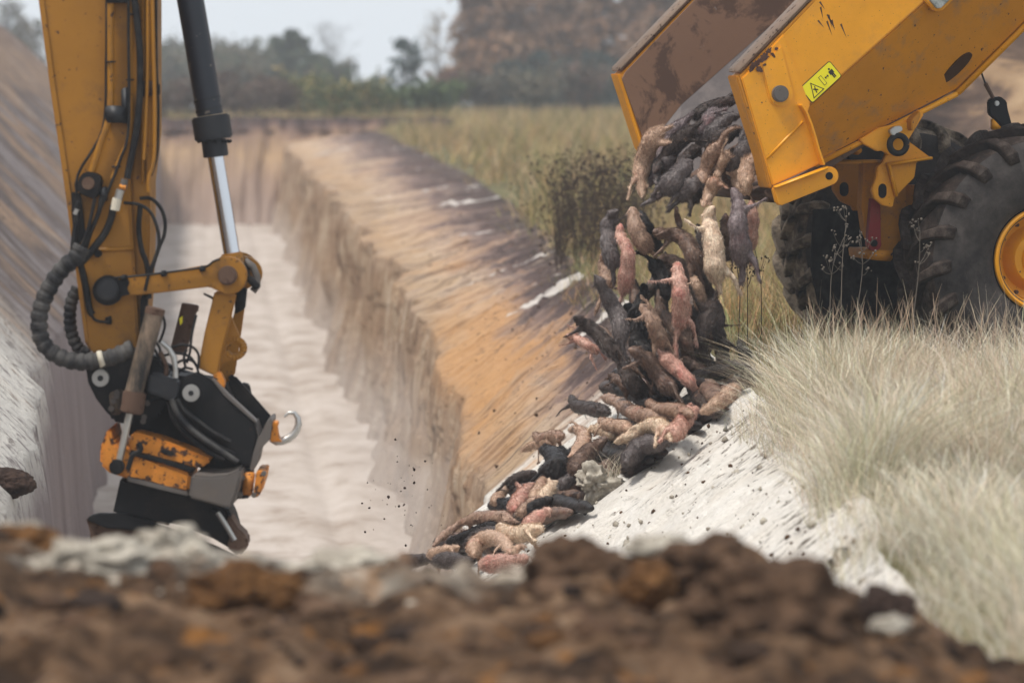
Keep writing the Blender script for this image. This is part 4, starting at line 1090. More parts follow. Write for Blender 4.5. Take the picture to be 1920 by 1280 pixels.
def slot(name, cx, cy, off, rx, ry, mat):
    bm = bmesh.new()
    c = tp(cx, cy, off)
    A = [c + TF * (rx * math.cos(k / 20 * 6.28318)) + TZ * (ry * math.sin(k / 20 * 6.28318) + (0.35 * ry if math.sin(k / 20 * 6.28318) > 0 else -0.35 * ry)) for k in range(20)]
    solid(bm, A, [p + TW * 0.02 for p in A]); return finish(bm, name, mat, truck, 0)
slot('bracket_slot', 1655, 358, 0.494, 0.027, 0.034, M['black_steel'])
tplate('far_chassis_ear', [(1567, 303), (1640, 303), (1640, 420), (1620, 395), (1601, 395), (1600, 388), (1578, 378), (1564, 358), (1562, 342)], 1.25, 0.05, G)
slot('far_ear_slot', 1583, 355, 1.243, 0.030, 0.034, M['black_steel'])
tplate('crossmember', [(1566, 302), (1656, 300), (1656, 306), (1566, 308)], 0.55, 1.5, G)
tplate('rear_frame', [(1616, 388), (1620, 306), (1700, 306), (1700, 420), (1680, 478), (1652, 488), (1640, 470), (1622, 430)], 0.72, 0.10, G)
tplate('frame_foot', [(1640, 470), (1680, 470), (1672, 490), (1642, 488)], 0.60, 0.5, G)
tplate('red_strut', [(1634, 372), (1650, 376), (1651, 395), (1652, 455)] + arc(1640, 457, 13, -5, 185, 8) + [(1629, 430)], 0.62, 0.05, M['red_paint'])
cyl('strut_pin', 1640, 456, 0.60, 0.022, 0.03, M['black_steel'])
tplate('hydraulic_fitting', [(1588, 286), (1606, 272), (1650, 279), (1652, 300), (1606, 301), (1592, 298)], 0.7, 0.25, M['dark_paint'])
tplate('hydraulic_fitting', [(1600, 276), (1612, 270), (1618, 284), (1608, 292)], 0.62, 0.1, TY_)
# hanging tailgate arm and chain beside the near wheel
tplate('lever_plate', [(1855, 190), (1862, 183), (1876, 181), (1888, 190), (1890, 205), (1900, 242), (1886, 243), (1868, 225), (1856, 214)], 0.6, 0.05, M['black_steel'])
tplate('lever_foot', [(1862, 222), (1882, 243), (1862, 244)], 0.58, 0.05, TY_)
cyl('lever_pin', 1870, 194, 0.585, 0.016, 0.02, M['bare_steel'])
tube_obj('lever_cable', [tp(1838, 131, 0.6), tp(1848, 158, 0.6), tp(1852, 168, 0.6)], 0.006, M['hose'], truck, 6)
tube_obj('lever_rod', [tp(1847, 156, 0.6), tp(1862, 184, 0.6)], 0.013, M['rusty_iron'], truck, 6)
# chassis rails running forward (mostly out of the frame)
for off in (0.75, 1.7):
    bm = bmesh.new(); p = tp(1700, 400, off)
    A = [p + TZ * 0.18, p + TZ * 0.18 + TW * 0.12, p - TZ * 0.12 + TW * 0.12, p - TZ * 0.12]
    solid(bm, A, [x + TF * 3.2 for x in A]); finish(bm, 'chassis_rail', G, truck, 0.01)

# wheels
m, t, b = mat_new('tyre_rubber', 0.75, 0.25)
v = coord(t)
br = ramp(t, noi(t, v, 2.2, 7, 0.7), [(0.38, (0.014, 0.012, 0.012)), (0.55, (0.055, 0.046, 0.042)), (0.75, (0.125, 0.108, 0.098))])
br = mix(t, ramp(t, noi(t, v, 13, 5, 0.7), [(0.5, 0.0), (0.7, 0.5)]), br, (0.02, 0.018, 0.017))
t.links.new(br, b.inputs['Base Color']); bump(t, b, noi(t, v, 30, 5, 0.7), 0.006, 0.5); M['tyre'] = m
m, t, b = mat_new('tread_soiled', 0.85, 0.2)
br = ramp(t, noi(t, coord(t), 5, 7, 0.72), [(0.36, (0.008, 0.007, 0.006)), (0.50, (0.028, 0.019, 0.015)), (0.60, (0.062, 0.047, 0.039)), (0.74, (0.16, 0.135, 0.115))])
t.links.new(br, b.inputs['Base Color']); bump(t, b, noi(t, coord(t), 22, 6, 0.7), 0.012, 0.7); M['tread'] = m
m, t, b = mat_new('tread_mud', 0.9, 0.1)
br = ramp(t, noi(t, coord(t), 4, 7, 0.7), [(0.38, (0.018, 0.015, 0.013)), (0.48, (0.11, 0.085, 0.062)), (0.60, (0.36, 0.29, 0.215))])
t.links.new(br, b.inputs['Base Color']); bump(t, b, noi(t, coord(t), 18, 6, 0.7), 0.02, 0.8); M['tread_mud'] = m
def wheel(c, ax_out, tmat, lmat, rimmat=None, phase=0.0):
    """c: centre of the tyre; ax_out: unit vector pointing to the outer face"""
    RAD, HW = 0.79, 0.30
    U = TF; Wz = TZ
    def pt(r, a, x): return c + (U * math.cos(a) + Wz * math.sin(a)) * r + ax_out * x
    prof = [(0.335, 0.20), (0.345, 0.235), (0.40, 0.262), (0.50, 0.285), (0.60, 0.292), (0.68, 0.283), (0.735, 0.262), (0.765, 0.22), (0.775, 0.12), (0.778, 0.0)]
    prof = [(r * 1.025 if r > 0.5 else r, x * 1.03) for r, x in prof]
    prof = prof + [(r, -x) for r, x in prof[::-1][1:]]
    prof.append((0.33, 0.0))
    seg = 84
    V = []; 
    bm = bmesh.new(); rows = []
    for k in range(seg):
        a = 2 * math.pi * k / seg
        rows.append([bm.verts.new(pt(r, a, x)) for r, x in prof])
    for k in range(seg):
        for i in range(len(prof)):
            j = (i + 1) % len(prof); l = (k + 1) % seg
            bm.faces.new((rows[k][i], rows[l][i], rows[l][j], rows[k][j]))
    bmesh.ops.recalc_face_normals(bm, faces=bm.faces)
    ty = bm_link('wheel_tyre', bm, tmat, truck, True)
    ty.data.materials.append(lmat)
    for pl_ in ty.data.polygons:
        mean = sum((ty.data.vertices[i].co - c).dot(ax_out) for i in pl_.vertices) / 4
        rad_ = sum(((ty.data.vertices[i].co - c) - ax_out * mean).length for i in pl_.vertices) / 4
        if rad_ > 0.755: pl_.material_index = 1
    # deep directional lugs, two rows, wrapping over the shoulder
    meL = None
    path = [(0.796, 0.005), (0.796, 0.08), (0.795, 0.155), (0.788, 0.225), (0.762, 0.275), (0.710, 0.302), (0.650, 0.312)]
    sweep = [0.0, 5.0, 10.0, 14.5, 17.0, 18.4, 19.0]
    hgt = [0.055, 0.057, 0.058, 0.058, 0.050, 0.030, 0.004]
    wid = [0.050, 0.054, 0.060, 0.070, 0.082, 0.086, 0.066]
    meshes = {}
    for sgn in (1, -1):
        bm = bmesh.new(); rings = []
        for (r, x), sw, h, w in zip(path, sweep, hgt, wid):
            a = R(-sw)
            out_r = min(1, max(0, 1 - (x - 0.2) / 0.11)) if x > 0.2 else 1
            dr = h * out_r; dx = h * (1 - out_r) * 0.9
            da = w / r / 2
            L_ = lambda rr, aa, xx: Vector((rr * math.cos(aa), rr * math.sin(aa), xx * sgn))
            rings.append([bm.verts.new(L_(r - 0.012, a - da * 1.25, x - (0.01 if out_r < 1 else 0))), bm.verts.new(L_(r + dr, a - da * 0.8, x + dx)), bm.verts.new(L_(r + dr, a + da * 0.8, x + dx)), bm.verts.new(L_(r - 0.012, a + da * 1.25, x - (0.01 if out_r < 1 else 0)))])
        for i in range(len(rings) - 1):
            for k in range(4): bm.faces.new((rings[i][k], rings[i][(k + 1) % 4], rings[i + 1][(k + 1) % 4], rings[i + 1][k]))
        bm.faces.new(rings[0][::-1]); bm.faces.new(rings[-1])
        bmesh.ops.recalc_face_normals(bm, faces=bm.faces)
        es = [e for e in bm.edges if e.calc_face_angle(0) > R(40)]
        bmesh.ops.bevel(bm, geom=es, offset=0.006, segments=1, affect='EDGES')
        me = D.meshes.new('tread_lug'); bm.to_mesh(me); bm.free(); me.materials.append(lmat); meshes[sgn] = me
    NL = 20
    Bz = Matrix((U, Wz, ax_out)).transposed()      # local x,y,z -> world
    for sgn in (1, -1):
        for k in range(NL):
            a = 2 * math.pi * (k + (0.5 if sgn < 0 else 0)) / NL + phase
            o = D.objects.new('tread_lug', meshes[sgn]); col.objects.link(o)
            o.parent = ty
            mt = Matrix.Translation(c - Vector(truck.location) - Vector(ty.location)) @ (Bz @ Matrix.Rotation(a, 3, 'Z')).to_4x4()
            o.matrix_basis = mt
    # rim
    if rimmat:
        bm = bmesh.new(); rows = []
        k_ = 0.94
        rp = [(0.352, 0.225), (0.352, 0.252), (0.338, 0.262), (0.325, 0.255), (0.315, 0.225), (0.300, 0.215), (0.290, 0.13), (0.275, 0.085), (0.225, 0.07), (0.205, 0.10), (0.19, 0.15), (0.175, 0.17), (0.13, 0.172), (0.12, 0.20), (0.0, 0.205)]
        for k in range(64):
            a = 2 * math.pi * k / 64
            rows.append([bm.verts.new(pt(r * k_, a, x)) for r, x in rp])
        for k in range(64):
            for i in range(len(rp) - 1):
                l = (k + 1) % 64
                bm.faces.new((rows[k][i], rows[l][i], rows[l][i + 1], rows[k][i + 1]))
        bmesh.ops.remove_doubles(bm, verts=bm.verts, dist=0.0005)
        bmesh.ops.recalc_face_normals(bm, faces=bm.faces)
        rm = bm_link('rim', bm, rimmat, ty, True); sharp(rm, 30)
        for k in range(12):
            a = 2 * math.pi * k / 12
            bm = bmesh.new(); q = pt(0.245, a, 0.072)
            A = [q + (U * math.cos(j * 1.0472) + Wz * math.sin(j * 1.0472)) * 0.014 for j in range(6)]
            solid(bm, A, [p + ax_out * 0.03 for p in A]); finish(bm, 'wheel_nut', M['rusty_iron'], ty, 0)
        # worn black ring of chipped paint at the bead
        pts = [pt(0.300, i * 2 * math.pi / 60, 0.232) for i in range(61)]
        bm = bmesh.new(); tube(bm, pts, 0.010, 5, False)
        bmesh.ops.recalc_face_normals(bm, faces=bm.faces); bm_link('bead_ring', bm, M['rusty_iron'], ty, True)
    return ty
cN = tp(1971, 488, 0.0) + TW * 0.36
cN = cN + TW * 0.0
W_near = wheel(cN, -TW, M['tyre'], M['tread'], M['truck_yellow'], 0.06)
W_far = wheel(cN + TW * 2.42, TW, M['tyre'], M['tread_mud'], None, 0.12)
for s_, ax_ in ((0, -TW), (2.42, TW)):
    wheel(cN + TW * s_ + TF * 1.78, ax_, M['tyre'], M['tread'], M['truck_yellow'] if s_ == 0 else None, 0.2)
# axle
bm = bmesh.new(); A = [cN + (TF * math.cos(k / 12 * 6.283) + TZ * math.sin(k / 12 * 6.283)) * 0.13 + TW * 0.15 for k in range(12)]
solid(bm, A, [p + TW * 1.95 for p in A]); finish(bm, 'axle', M['black_steel'], truck, 0)
# inner discs, differential and bogie beams fill the dark space between the wheels
for s_ in (0.0, 2.42):
    for f_ in (0, 1.78):
        bm = bmesh.new(); sg = 1 if s_ == 0 else -1
        A = [cN + TF * f_ + TW * (s_ + sg * 0.06) + (TF * math.cos(k / 32 * 6.2832) + TZ * math.sin(k / 32 * 6.2832)) * 0.345 for k in range(32)]
        solid(bm, A, [p + TW * sg * 0.05 for p in A]); finish(bm, 'wheel_disc', M['black_steel'], truck, 0)
bm = bmesh.new(); cD = cN + TW * 1.2
bmesh.ops.create_icosphere(bm, subdivisions=3, radius=0.33, matrix=Matrix.Translation(cD)); bm_link('differential', bm, M['black_steel'], truck, True)
for off in (0.62, 1.8):
    bm = bmesh.new(); p = cN + TW * off - TF * 0.2
    A = [p + TZ * .12, p + TZ * .12 + TW * .14, p - TZ * .14 + TW * .14, p - TZ * .14]
    solid(bm, A, [x + TF * 2.2 for x in A]); finish(bm, 'bogie_beam', M['black_steel'], truck, 0.02)
tplate('far_tyre_shade', [(1525, 392), (1640, 392), (1700, 440), (1710, 620), (1540, 600), (1520, 500)], 2.02, 0.02, M['hose'])  # dark sheet added for the shade on the far tyre's inner face
# raised lettering on the near sidewall
def sidewall_text(txt, r, a0, step, size):
    for i, ch in enumerate(txt):
        if ch == ' ': continue
        cu = D.curves.new('sidewall_letter', 'FONT'); cu.body = ch; cu.size = size; cu.extrude = 0.0015; cu.align_x = 'CENTER'
        ob = D.objects.new('sidewall_letter', cu); col.objects.link(ob)
        a = a0 - i * step
        er = TF * math.cos(a) + TZ * math.sin(a); et = TF * math.sin(a) - TZ * math.cos(a)
        Mx = Matrix((et, er, -TW)).transposed().to_4x4()
        Mx.translation = cN + er * r - TW * 0.292
        dg = bpy.context.evaluated_depsgraph_get()
        me = D.meshes.new_from_object(ob.evaluated_get(dg)); D.objects.remove(ob); D.curves.remove(cu)
        me.transform(Mx); link('sidewall_letter', me, M['tyre'], W_near)
sidewall_text('FL RE5080', 0.50, R(218), R(7.4), 0.07)
# ------------------------------------------------------------------ excavator arm with tiltrotator
EY = 19.5
exc = empty('excavator', tuple(at(300, 1000, EY)))
tag(exc, 'yellow excavator arm with black hoses and tilting coupler reaching down into the trench', 'excavator')
def eplate(name, pts, dy, th_, mat, bev=0.006, parent=exc, skew=0.0):
    """plate facing the camera side of the arm: front face dy behind the arm plane, th_ thick"""
    bm = bmesh.new()
    A = [at(x, y, EY + dy) for x, y in pts]
    solid(bm, A, [p + Vector((skew, th_, 0)) for p in A])
    return finish(bm, name, mat, parent, bev)
def epts(pts, dy=0.0):
    return [at(p[0], p[1], EY + dy + (p[2] if len(p) > 2 else 0)) for p in pts]
def ecyl(name, x, y, dy, rpx, depth, mat, bev=0.004, parent=exc, seg=28):
    bm = bmesh.new(); c = at(x, y, EY + dy); r = rpx / 7200 * EY
    A = [c + Vector((math.cos(k / seg * 6.28318) * r, 0, math.sin(k / seg * 6.28318) * r)) for k in range(seg)]
    solid(bm, A, [p + Vector((0, depth, 0)) for p in A])
    return finish(bm, name, mat, parent, bev)
def pxr(r): return r / 7200 * EY
def etube(name, pts, rpx, mat, dy=0.0, n=None, seg=10, parent=exc):
    rad = [pxr(x) for x in rpx] if hasattr(rpx, '__len__') else pxr(rpx)
    P = epts(pts, dy)
    n = n or (len(P) * 6 if len(P) > 2 else None)
    return tube_obj(name, P, rad, mat, parent, seg, n)
MY, BS, DP, HO = M['machine_yellow'], M['black_steel'], M['dark_paint'], M['hose']
# stick: side plate, body, front flange with rails
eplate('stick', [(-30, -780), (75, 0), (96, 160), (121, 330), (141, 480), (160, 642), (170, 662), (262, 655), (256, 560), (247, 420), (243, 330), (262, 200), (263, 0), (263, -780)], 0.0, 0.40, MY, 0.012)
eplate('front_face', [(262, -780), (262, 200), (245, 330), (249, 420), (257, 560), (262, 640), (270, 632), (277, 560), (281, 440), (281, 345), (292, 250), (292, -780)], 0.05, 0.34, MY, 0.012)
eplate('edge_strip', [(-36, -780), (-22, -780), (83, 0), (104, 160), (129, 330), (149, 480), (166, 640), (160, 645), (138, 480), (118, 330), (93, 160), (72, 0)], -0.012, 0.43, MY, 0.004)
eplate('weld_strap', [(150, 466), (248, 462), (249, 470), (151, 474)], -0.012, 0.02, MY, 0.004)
eplate('guard_channel', [(264, -780), (270, -780), (270, 340), (264, 345)], -0.01, 0.05, MY, 0.004)
eplate('guard_channel', [(276, -780), (281, -780), (281, 210), (279, 340), (274, 340)], 0.02, 0.05, MY, 0.004)
eplate('pipe_bracket', [(262, 152), (294, 152), (295, 180), (262, 182)], -0.03, 0.08, M['rusty_iron'], 0.005)
eplate('pipe_bracket', [(286, 160), (298, 157), (298, 180), (287, 180)], -0.05, 0.08, BS, 0.005)
# rigid pipes
etube('steel_pipe', [(207, -780), (207, 10), (206, 205), (190, 262), (172, 322)], 7, MY, -0.045, 40)
etube('steel_pipe', [(244, -780), (244, 30), (243, 250), (228, 290), (211, 335)], 4.6, MY, -0.045, 40)
etube('steel_pipe', [(284, -300), (286, 0), (290, 180), (289, 298), (279, 332), (279, 360)], 3.6, MY, -0.05, 40)
etube('steel_pipe', [(277, -300), (277, 0), (276, 150), (270, 300)], 3.2, MY, -0.05, 30)
for x, y, w_, h_ in ((207, 116, 9, 3), (243, 150, 7, 3), (246, 27, 7, 3), (217, 313, 8, 3)):
    eplate('pipe_band', [(x - w_, y - h_ / 2), (x + w_, y - h_ / 2), (x + w_, y + h_ / 2), (x - w_, y + h_ / 2)], -0.075, 0.05, BS, 0.002)
eplate('pipe_clamp', [(197, 198), (233, 199), (232, 231), (198, 230)], -0.075, 0.08, DP, 0.008)
eplate('pipe_clamp', [(227, 166), (241, 163), (241, 232), (228, 232)], -0.06, 0.06, DP, 0.006)
eplate('pipe_clamp', [(199, -12), (240, -12), (240, 6), (199, 6)], -0.075, 0.08, DP, 0.006)
# hoses lying on the arm
etube('hydraulic_hose', [(246, -780), (248, -100), (255, 20), (262, 90), (262, 180), (255, 250), (245, 300), (238, 335)], 6.5, HO, -0.06, 60)
etube('thin_hose', [(199, -780), (200, 0), (199, 120), (198, 200), (190, 250), (165, 295), (150, 318), (142, 345), (144, 365)], 2.6, HO, -0.05, 60)
etube('thin_hose', [(241, -200), (241, 60), (241, 240), (225, 300), (208, 345), (185, 400), (170, 440), (158, 480)], 2.8, HO, -0.07, 60)
etube('thin_hose', [(292, -200), (293, 100), (297, 200), (295, 280), (290, 310), (283, 330)], 2.6, HO, -0.02, 40)
etube('thin_hose', [(232, 380), (262, 384), (282, 398), (294, 425), (298, 455), (290, 485), (280, 510), (272, 545)], 3.2, HO, -0.06, 50)
etube('thin_hose', [(262, 372), (282, 372), (300, 388), (309, 412), (308, 440), (298, 465), (285, 505), (278, 540)], 3.6, HO, 0.02, 50)
etube('thin_hose', [(263, 385), (260, 430), (266, 470), (276, 500), (280, 560)], 5, HO, -0.02, 40)
etube('hydraulic_hose', [(213, 385), (208, 410), (196, 438), (178, 462), (160, 484), (146, 498)], 7, HO, -0.07, 40)
etube('hydraulic_hose', [(190, 370), (186, 395), (174, 425), (160, 455), (148, 480)], 4.5, HO, -0.09, 40)
etube('hydraulic_hose', [(178, 372), (172, 400), (165, 430), (152, 465)], 3.4, HO, -0.10, 40)
etube('hydraulic_hose', [(146, 395), (141, 430), (138, 455), (136, 478)], 5.5, HO, -0.07, 30)
etube('hydraulic_hose', [(150, 378), (146, 384), (142, 398)], 5.5, BS, -0.07, 12)
etube('hose_fitting', [(145, 392), (141, 402)], 5.0, M['bare_steel'], -0.075)
etube('hose_fitting', [(234, 336), (231, 350), (228, 356)], 7, M['grey_steel'], -0.07)
etube('hose_fitting', [(226, 356), (221, 374)], 8.0, M['bare_steel'], -0.075)
etube('hose_fitting', [(220, 372), (215, 394)], 9.0, M['tie'], -0.075)
etube('hose_fitting', [(224, 350), (236, 352)], 5.0, M['machine_orange'], -0.08)
eplate('valve_block', [(149, 332), (158, 322), (182, 326), (191, 336), (186, 362), (176, 374), (146, 362), (142, 350)], -0.10, 0.10, BS, 0.008)
ecyl('valve_cap', 165, 344, -0.115, 12, 0.03, M['rusty_iron'])
eplate('valve_block', [(134, 360), (150, 362), (153, 380), (160, 440), (140, 470), (134, 400)], -0.02, 0.03, BS, 0.004)
eplate('hose_clamp_block', [(188, 352), (199, 350), (200, 378), (186, 376)], -0.09, 0.08, DP, 0.005)
ecyl('plug', 183, 476, -0.05, 7, 0.05, HO)
etube('thin_hose', [(183, 470), (184, 455), (190, 440)], 1.8, HO, -0.05, 10)
# corrugated sheath round the hose bundle
def sheath(name, pts, r, dy, n, mat, pitch):
    P = catmull(epts(pts, dy), n)
    rad = [pxr(r) * (1.0 + 0.05 * (1 if math.sin(i * pitch) > -0.2 else -1.6)) for i in range(n)]
    bm = bmesh.new(); tube(bm, P, rad, 16); bmesh.ops.recalc_face_normals(bm, faces=bm.faces)
    o = bm_link(name, bm, mat, exc, True); return o
sheath('hose_sheath', [(154, 462), (143, 482), (118, 503), (95, 535), (79, 570), (73, 606), (80, 640), (103, 664), (138, 677), (176, 677), (214, 668), (250, 652)], 16, -0.10, 210, M['sheath'], 0.62)
sheath('hose_sheath', [(146, 540), (134, 565), (131, 600), (136, 630), (150, 655), (168, 660)], 12, 0.18, 90, M['sheath'], 0.8)
eplate('cable_tie', [(180, 659), (189, 657), (197, 685), (188, 690)], -0.16, 0.03, M['tie'], 0.002)
etube('hydraulic_hose', [(148, 485), (157, 520), (163, 550), (168, 580), (174, 590)], 6.5, HO, -0.03, 30)
etube('thin_hose', [(170, 575), (174, 595), (185, 602), (204, 604)], 2.6, HO, -0.03, 20)
eplate('hose_bracket', [(196, 596), (208, 592), (209, 608), (198, 608)], -0.03, 0.04, BS, 0.004)
eplate('hose_guard', [(263, 560), (272, 545), (277, 560), (274, 640), (262, 650)], -0.01, 0.05, BS, 0.004)
# black hydraulic cylinder
def axis_cyl(name, a, b_, r, mat, dy=0.0, bev=0.004, seg=28, mats=None):
    pa, pb = at(a[0], a[1], EY + dy), at(b_[0], b_[1], EY + dy)
    d = (pb - pa).normalized(); u = d.cross(Vector((0, 1, 0))).normalized(); w = d.cross(u)
    bm = bmesh.new(); rr = pxr(r)
    A = [pa + (u * math.cos(k / seg * 6.28318) + w * math.sin(k / seg * 6.28318)) * rr for k in range(seg)]
    solid(bm, A, [p + (pb - pa) for p in A])
    return finish(bm, name, mat, exc, bev)
CD = 0.16
m, t, b = mat_new('cylinder_black', 0.35, 0.4)
v = coord(t); c_ = mix(t, ramp(t, noi(t, v, 38, 3, 0.5), [(0.66, 0.0), (0.69, 0.8)]), (0.010, 0.012, 0.018), (0.16, 0.13, 0.10))
t.links.new(c_, b.inputs['Base Color']); M['cyl_black'] = m
axis_cyl('cylinder_barrel', (223, -780), (394, 216), 25.5, M['cyl_black'], CD)
axis_cyl('cylinder_ring', (388, 184), (389, 188), 26.3, DP, CD, 0.002)
axis_cyl('cylinder_ring', (391, 203), (392, 207), 26.3, DP, CD, 0.002)
axis_cyl('cylinder_gland', (394, 217), (401, 262), 36, DP, CD, 0.008)
for k in range(9):
    a = k * 0.7
    bm = bmesh.new()
    c0 = at(401, 262, EY + CD) + Vector((math.cos(a) * pxr(29), math.sin(a) * pxr(29), 0))
    tube(bm, [c0, c0 + Vector((0.004, 0, -0.016))], 0.011, 6); bmesh.ops.recalc_face_normals(bm, faces=bm.faces)
    bm_link('gland_bolt', bm, BS, exc)
axis_cyl('cylinder_neck', (401, 262), (405, 294), 24, DP, CD, 0.004)
axis_cyl('piston_rod', (404, 292), (436, 484), 15.5, M['chrome'], CD, 0.002)
axis_cyl('rod_end', (434, 474), (440, 510), 21, MY, CD, 0.006)
# linkage
link_poly = [(226, 521), (300, 512), (392, 496), (405, 486), (418, 480)] + arc(427, 517, 36, -95, 95, 14) + [(408, 545), (392, 538), (300, 549), (232, 556)]
eplate('upper_link', link_poly, -0.06, 0.05, MY, 0.007)
eplate('upper_link', [(x + 22, y - 8) for x, y in link_poly[4:-3]] + [(410, 520)], 0.34, 0.05, MY, 0.007)
ecyl('link_boss', 430, 515, 0.10, 34, 0.22, BS, 0.01)
etube('thin_hose', [(215, 521), (270, 516), (340, 507), (385, 500), (400, 490), (412, 486)], 2.2, HO, -0.08, 30)
for x, y in ((306, 514), (379, 505), (232, 522)):
    eplate('hose_clip', [(x - 5, y - 6), (x + 5, y - 7), (x + 6, y + 4), (x - 5, y + 5)], -0.10, 0.04, BS, 0.003)
ecyl('link_pin', 426, 517, -0.105, 18, 0.06, M['rusty_iron'], 0.010)
ecyl('stick_boss', 201, 545, -0.07, 28, 0.08, BS, 0.012)
ecyl('stick_boss_cap', 201, 543, -0.10, 21, 0.04, DP, 0.010)
eplate('grease_smear', [(222, 524), (238, 520), (243, 530), (238, 541), (244, 552), (226, 556)], -0.068, 0.01, BS, 0.003)
# cylinder end straps (the rounded hoops right of the pin)
bm = bmesh.new(); tube(bm, epts([(458, 488), (474, 500), (482, 518), (482, 536), (474, 546)], 0.18), pxr(7), 8); bmesh.ops.recalc_face_normals(bm, faces=bm.faces); bm_link('end_hoop', bm, M['grey_steel'], exc, True)
eplate('end_hoop', [(452, 480)] + arc(458, 514, 33, -90, 20, 10) + [(484, 534), (478, 512), (466, 494), (450, 488)], 0.24, 0.06, MY, 0.006)
axis_cyl('grease_pin', (466, 520), (484, 540), 7, BS, 0.10)
eplate('stop_tab', [(381, 549), (398, 556), (402, 566), (396, 560), (382, 553)], 0.0, 0.03, BS, 0.002)
# bucket link going down
eplate('bucket_link', [(402, 546), (443, 551), (434, 590), (424, 630), (416, 660), (408, 704), (396, 702), (371, 690), (383, 625)], -0.02, 0.06, MY, 0.008)
hole = arc(438, 653, 11, 200, 520, 16)
bm = bmesh.new()      # lug with an eye: ring of quads around the hole
outer = []
for k in range(17):
    a = R(200 + 20 * k); 
    outer.append((438 + 25 * math.cos(a), 653 + 23 * math.sin(a)))
for i in range(16):
    q4 = [at(*outer[i], EY + .05), at(*outer[i + 1], EY + .05), at(*hole[i + 1], EY + .05), at(*hole[i], EY + .05)]
    solid(bm, q4, [p + Vector((0, .04, 0)) for p in q4])
finish(bm, 'lifting_eye', MY, exc, 0)
eplate('eye_web', [(432, 588), (440, 610), (450, 632), (436, 632), (424, 640), (424, 668), (436, 676), (420, 680), (408, 700), (412, 660), (424, 620)], 0.045, 0.045, MY, 0.004)
eplate('bucket_link', [(446, 550), (462, 548), (452, 620), (440, 700), (425, 722), (410, 700), (428, 640)], 0.30, 0.06, MY, 0.008)
eplate('link_web', [(440, 545), (462, 540), (458, 580), (440, 590)], 0.12, 0.1, BS, 0.006)
# tiltrotator
m, t, b = mat_new('muddy_cylinder', 0.6, 0.3)
v = coord(t, 'Object', (1, 1, 0.35)); t.links.new(ramp(t, noi(t, v, 12, 7, 0.7), [(0.38, (0.02, 0.018, 0.017)), (0.5, (0.10, 0.075, 0.055)), (0.66, (0.24, 0.17, 0.12))]), b.inputs['Base Color']); M['muddy_cyl'] = m
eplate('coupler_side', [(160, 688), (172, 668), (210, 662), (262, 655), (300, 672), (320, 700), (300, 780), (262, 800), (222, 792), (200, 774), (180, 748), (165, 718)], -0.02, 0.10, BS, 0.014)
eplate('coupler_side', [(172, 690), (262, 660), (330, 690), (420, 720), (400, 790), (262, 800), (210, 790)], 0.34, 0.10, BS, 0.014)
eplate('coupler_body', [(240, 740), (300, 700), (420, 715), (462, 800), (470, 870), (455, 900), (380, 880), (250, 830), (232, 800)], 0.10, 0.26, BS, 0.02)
ecyl('pin_collar', 188, 709, -0.06, 16, 0.05, M['bare_steel'], 0.006)
ecyl('pin_hole', 188, 709, -0.066, 5.5, 0.02, DP, 0)
eplate('tilt_frame', [(336, 716), (350, 703), (370, 698), (396, 712), (422, 740), (448, 766), (478, 790), (484, 818), (476, 850), (471, 878), (450, 868), (400, 812), (350, 775), (334, 750)], -0.08, 0.07, BS, 0.010)
eplate('tilt_frame', [(428, 702), (440, 705), (470, 738), (505, 778), (512, 790), (486, 822), (460, 775), (432, 735)], 0.26, 0.06, BS, 0.010)
eplate('frame_edge', [(396, 711), (402, 712), (428, 740), (482, 790), (478, 793), (420, 742)], -0.09, 0.09, M['grey_steel'], 0.004)
eplate('frame_tip', [(477, 792), (486, 818), (500, 790), (508, 784), (511, 788), (507, 823), (488, 842), (482, 870), (474, 884), (468, 880), (474, 850), (484, 818)], -0.085, 0.30, M['grey_steel'], 0.008)
ecyl('pin_boss', 362, 735, -0.10, 33, 0.04, BS, 0.012)
ecyl('pin_boss_step', 362, 736, -0.125, 24, 0.03, BS, 0.010)
ecyl('pin_collar', 358, 737, -0.155, 16, 0.05, M['bare_steel'], 0.006)
ecyl('pin_hole', 358, 737, -0.161, 5, 0.02, DP, 0)
eplate('link_foot', [(398, 700), (412, 696), (422, 716), (418, 735), (408, 728)], -0.02, 0.08, M['machine_orange'], 0.006)
eplate('rear_lug', [(452, 718), (466, 722), (470, 742), (456, 738)], 0.3, 0.1, BS, 0.006)
# bolts on the coupler
for x, y in ((218, 743), (208, 766), (219, 736), (276, 756), (270, 782), (268, 790), (212, 752)):
    ecyl('coupler_bolt', x, y, -0.055, 5.5, 0.04, M['grey_steel'], 0.002, seg=10)
eplate('bolt_plate', [(204, 738), (222, 728), (232, 734), (226, 778), (208, 778)], -0.045, 0.03, M['muddy_cyl'], 0.006)
eplate('pointed_bracket', [(262, 752), (318, 748), (296, 775), (276, 797), (258, 798)], -0.045, 0.04, BS, 0.006)
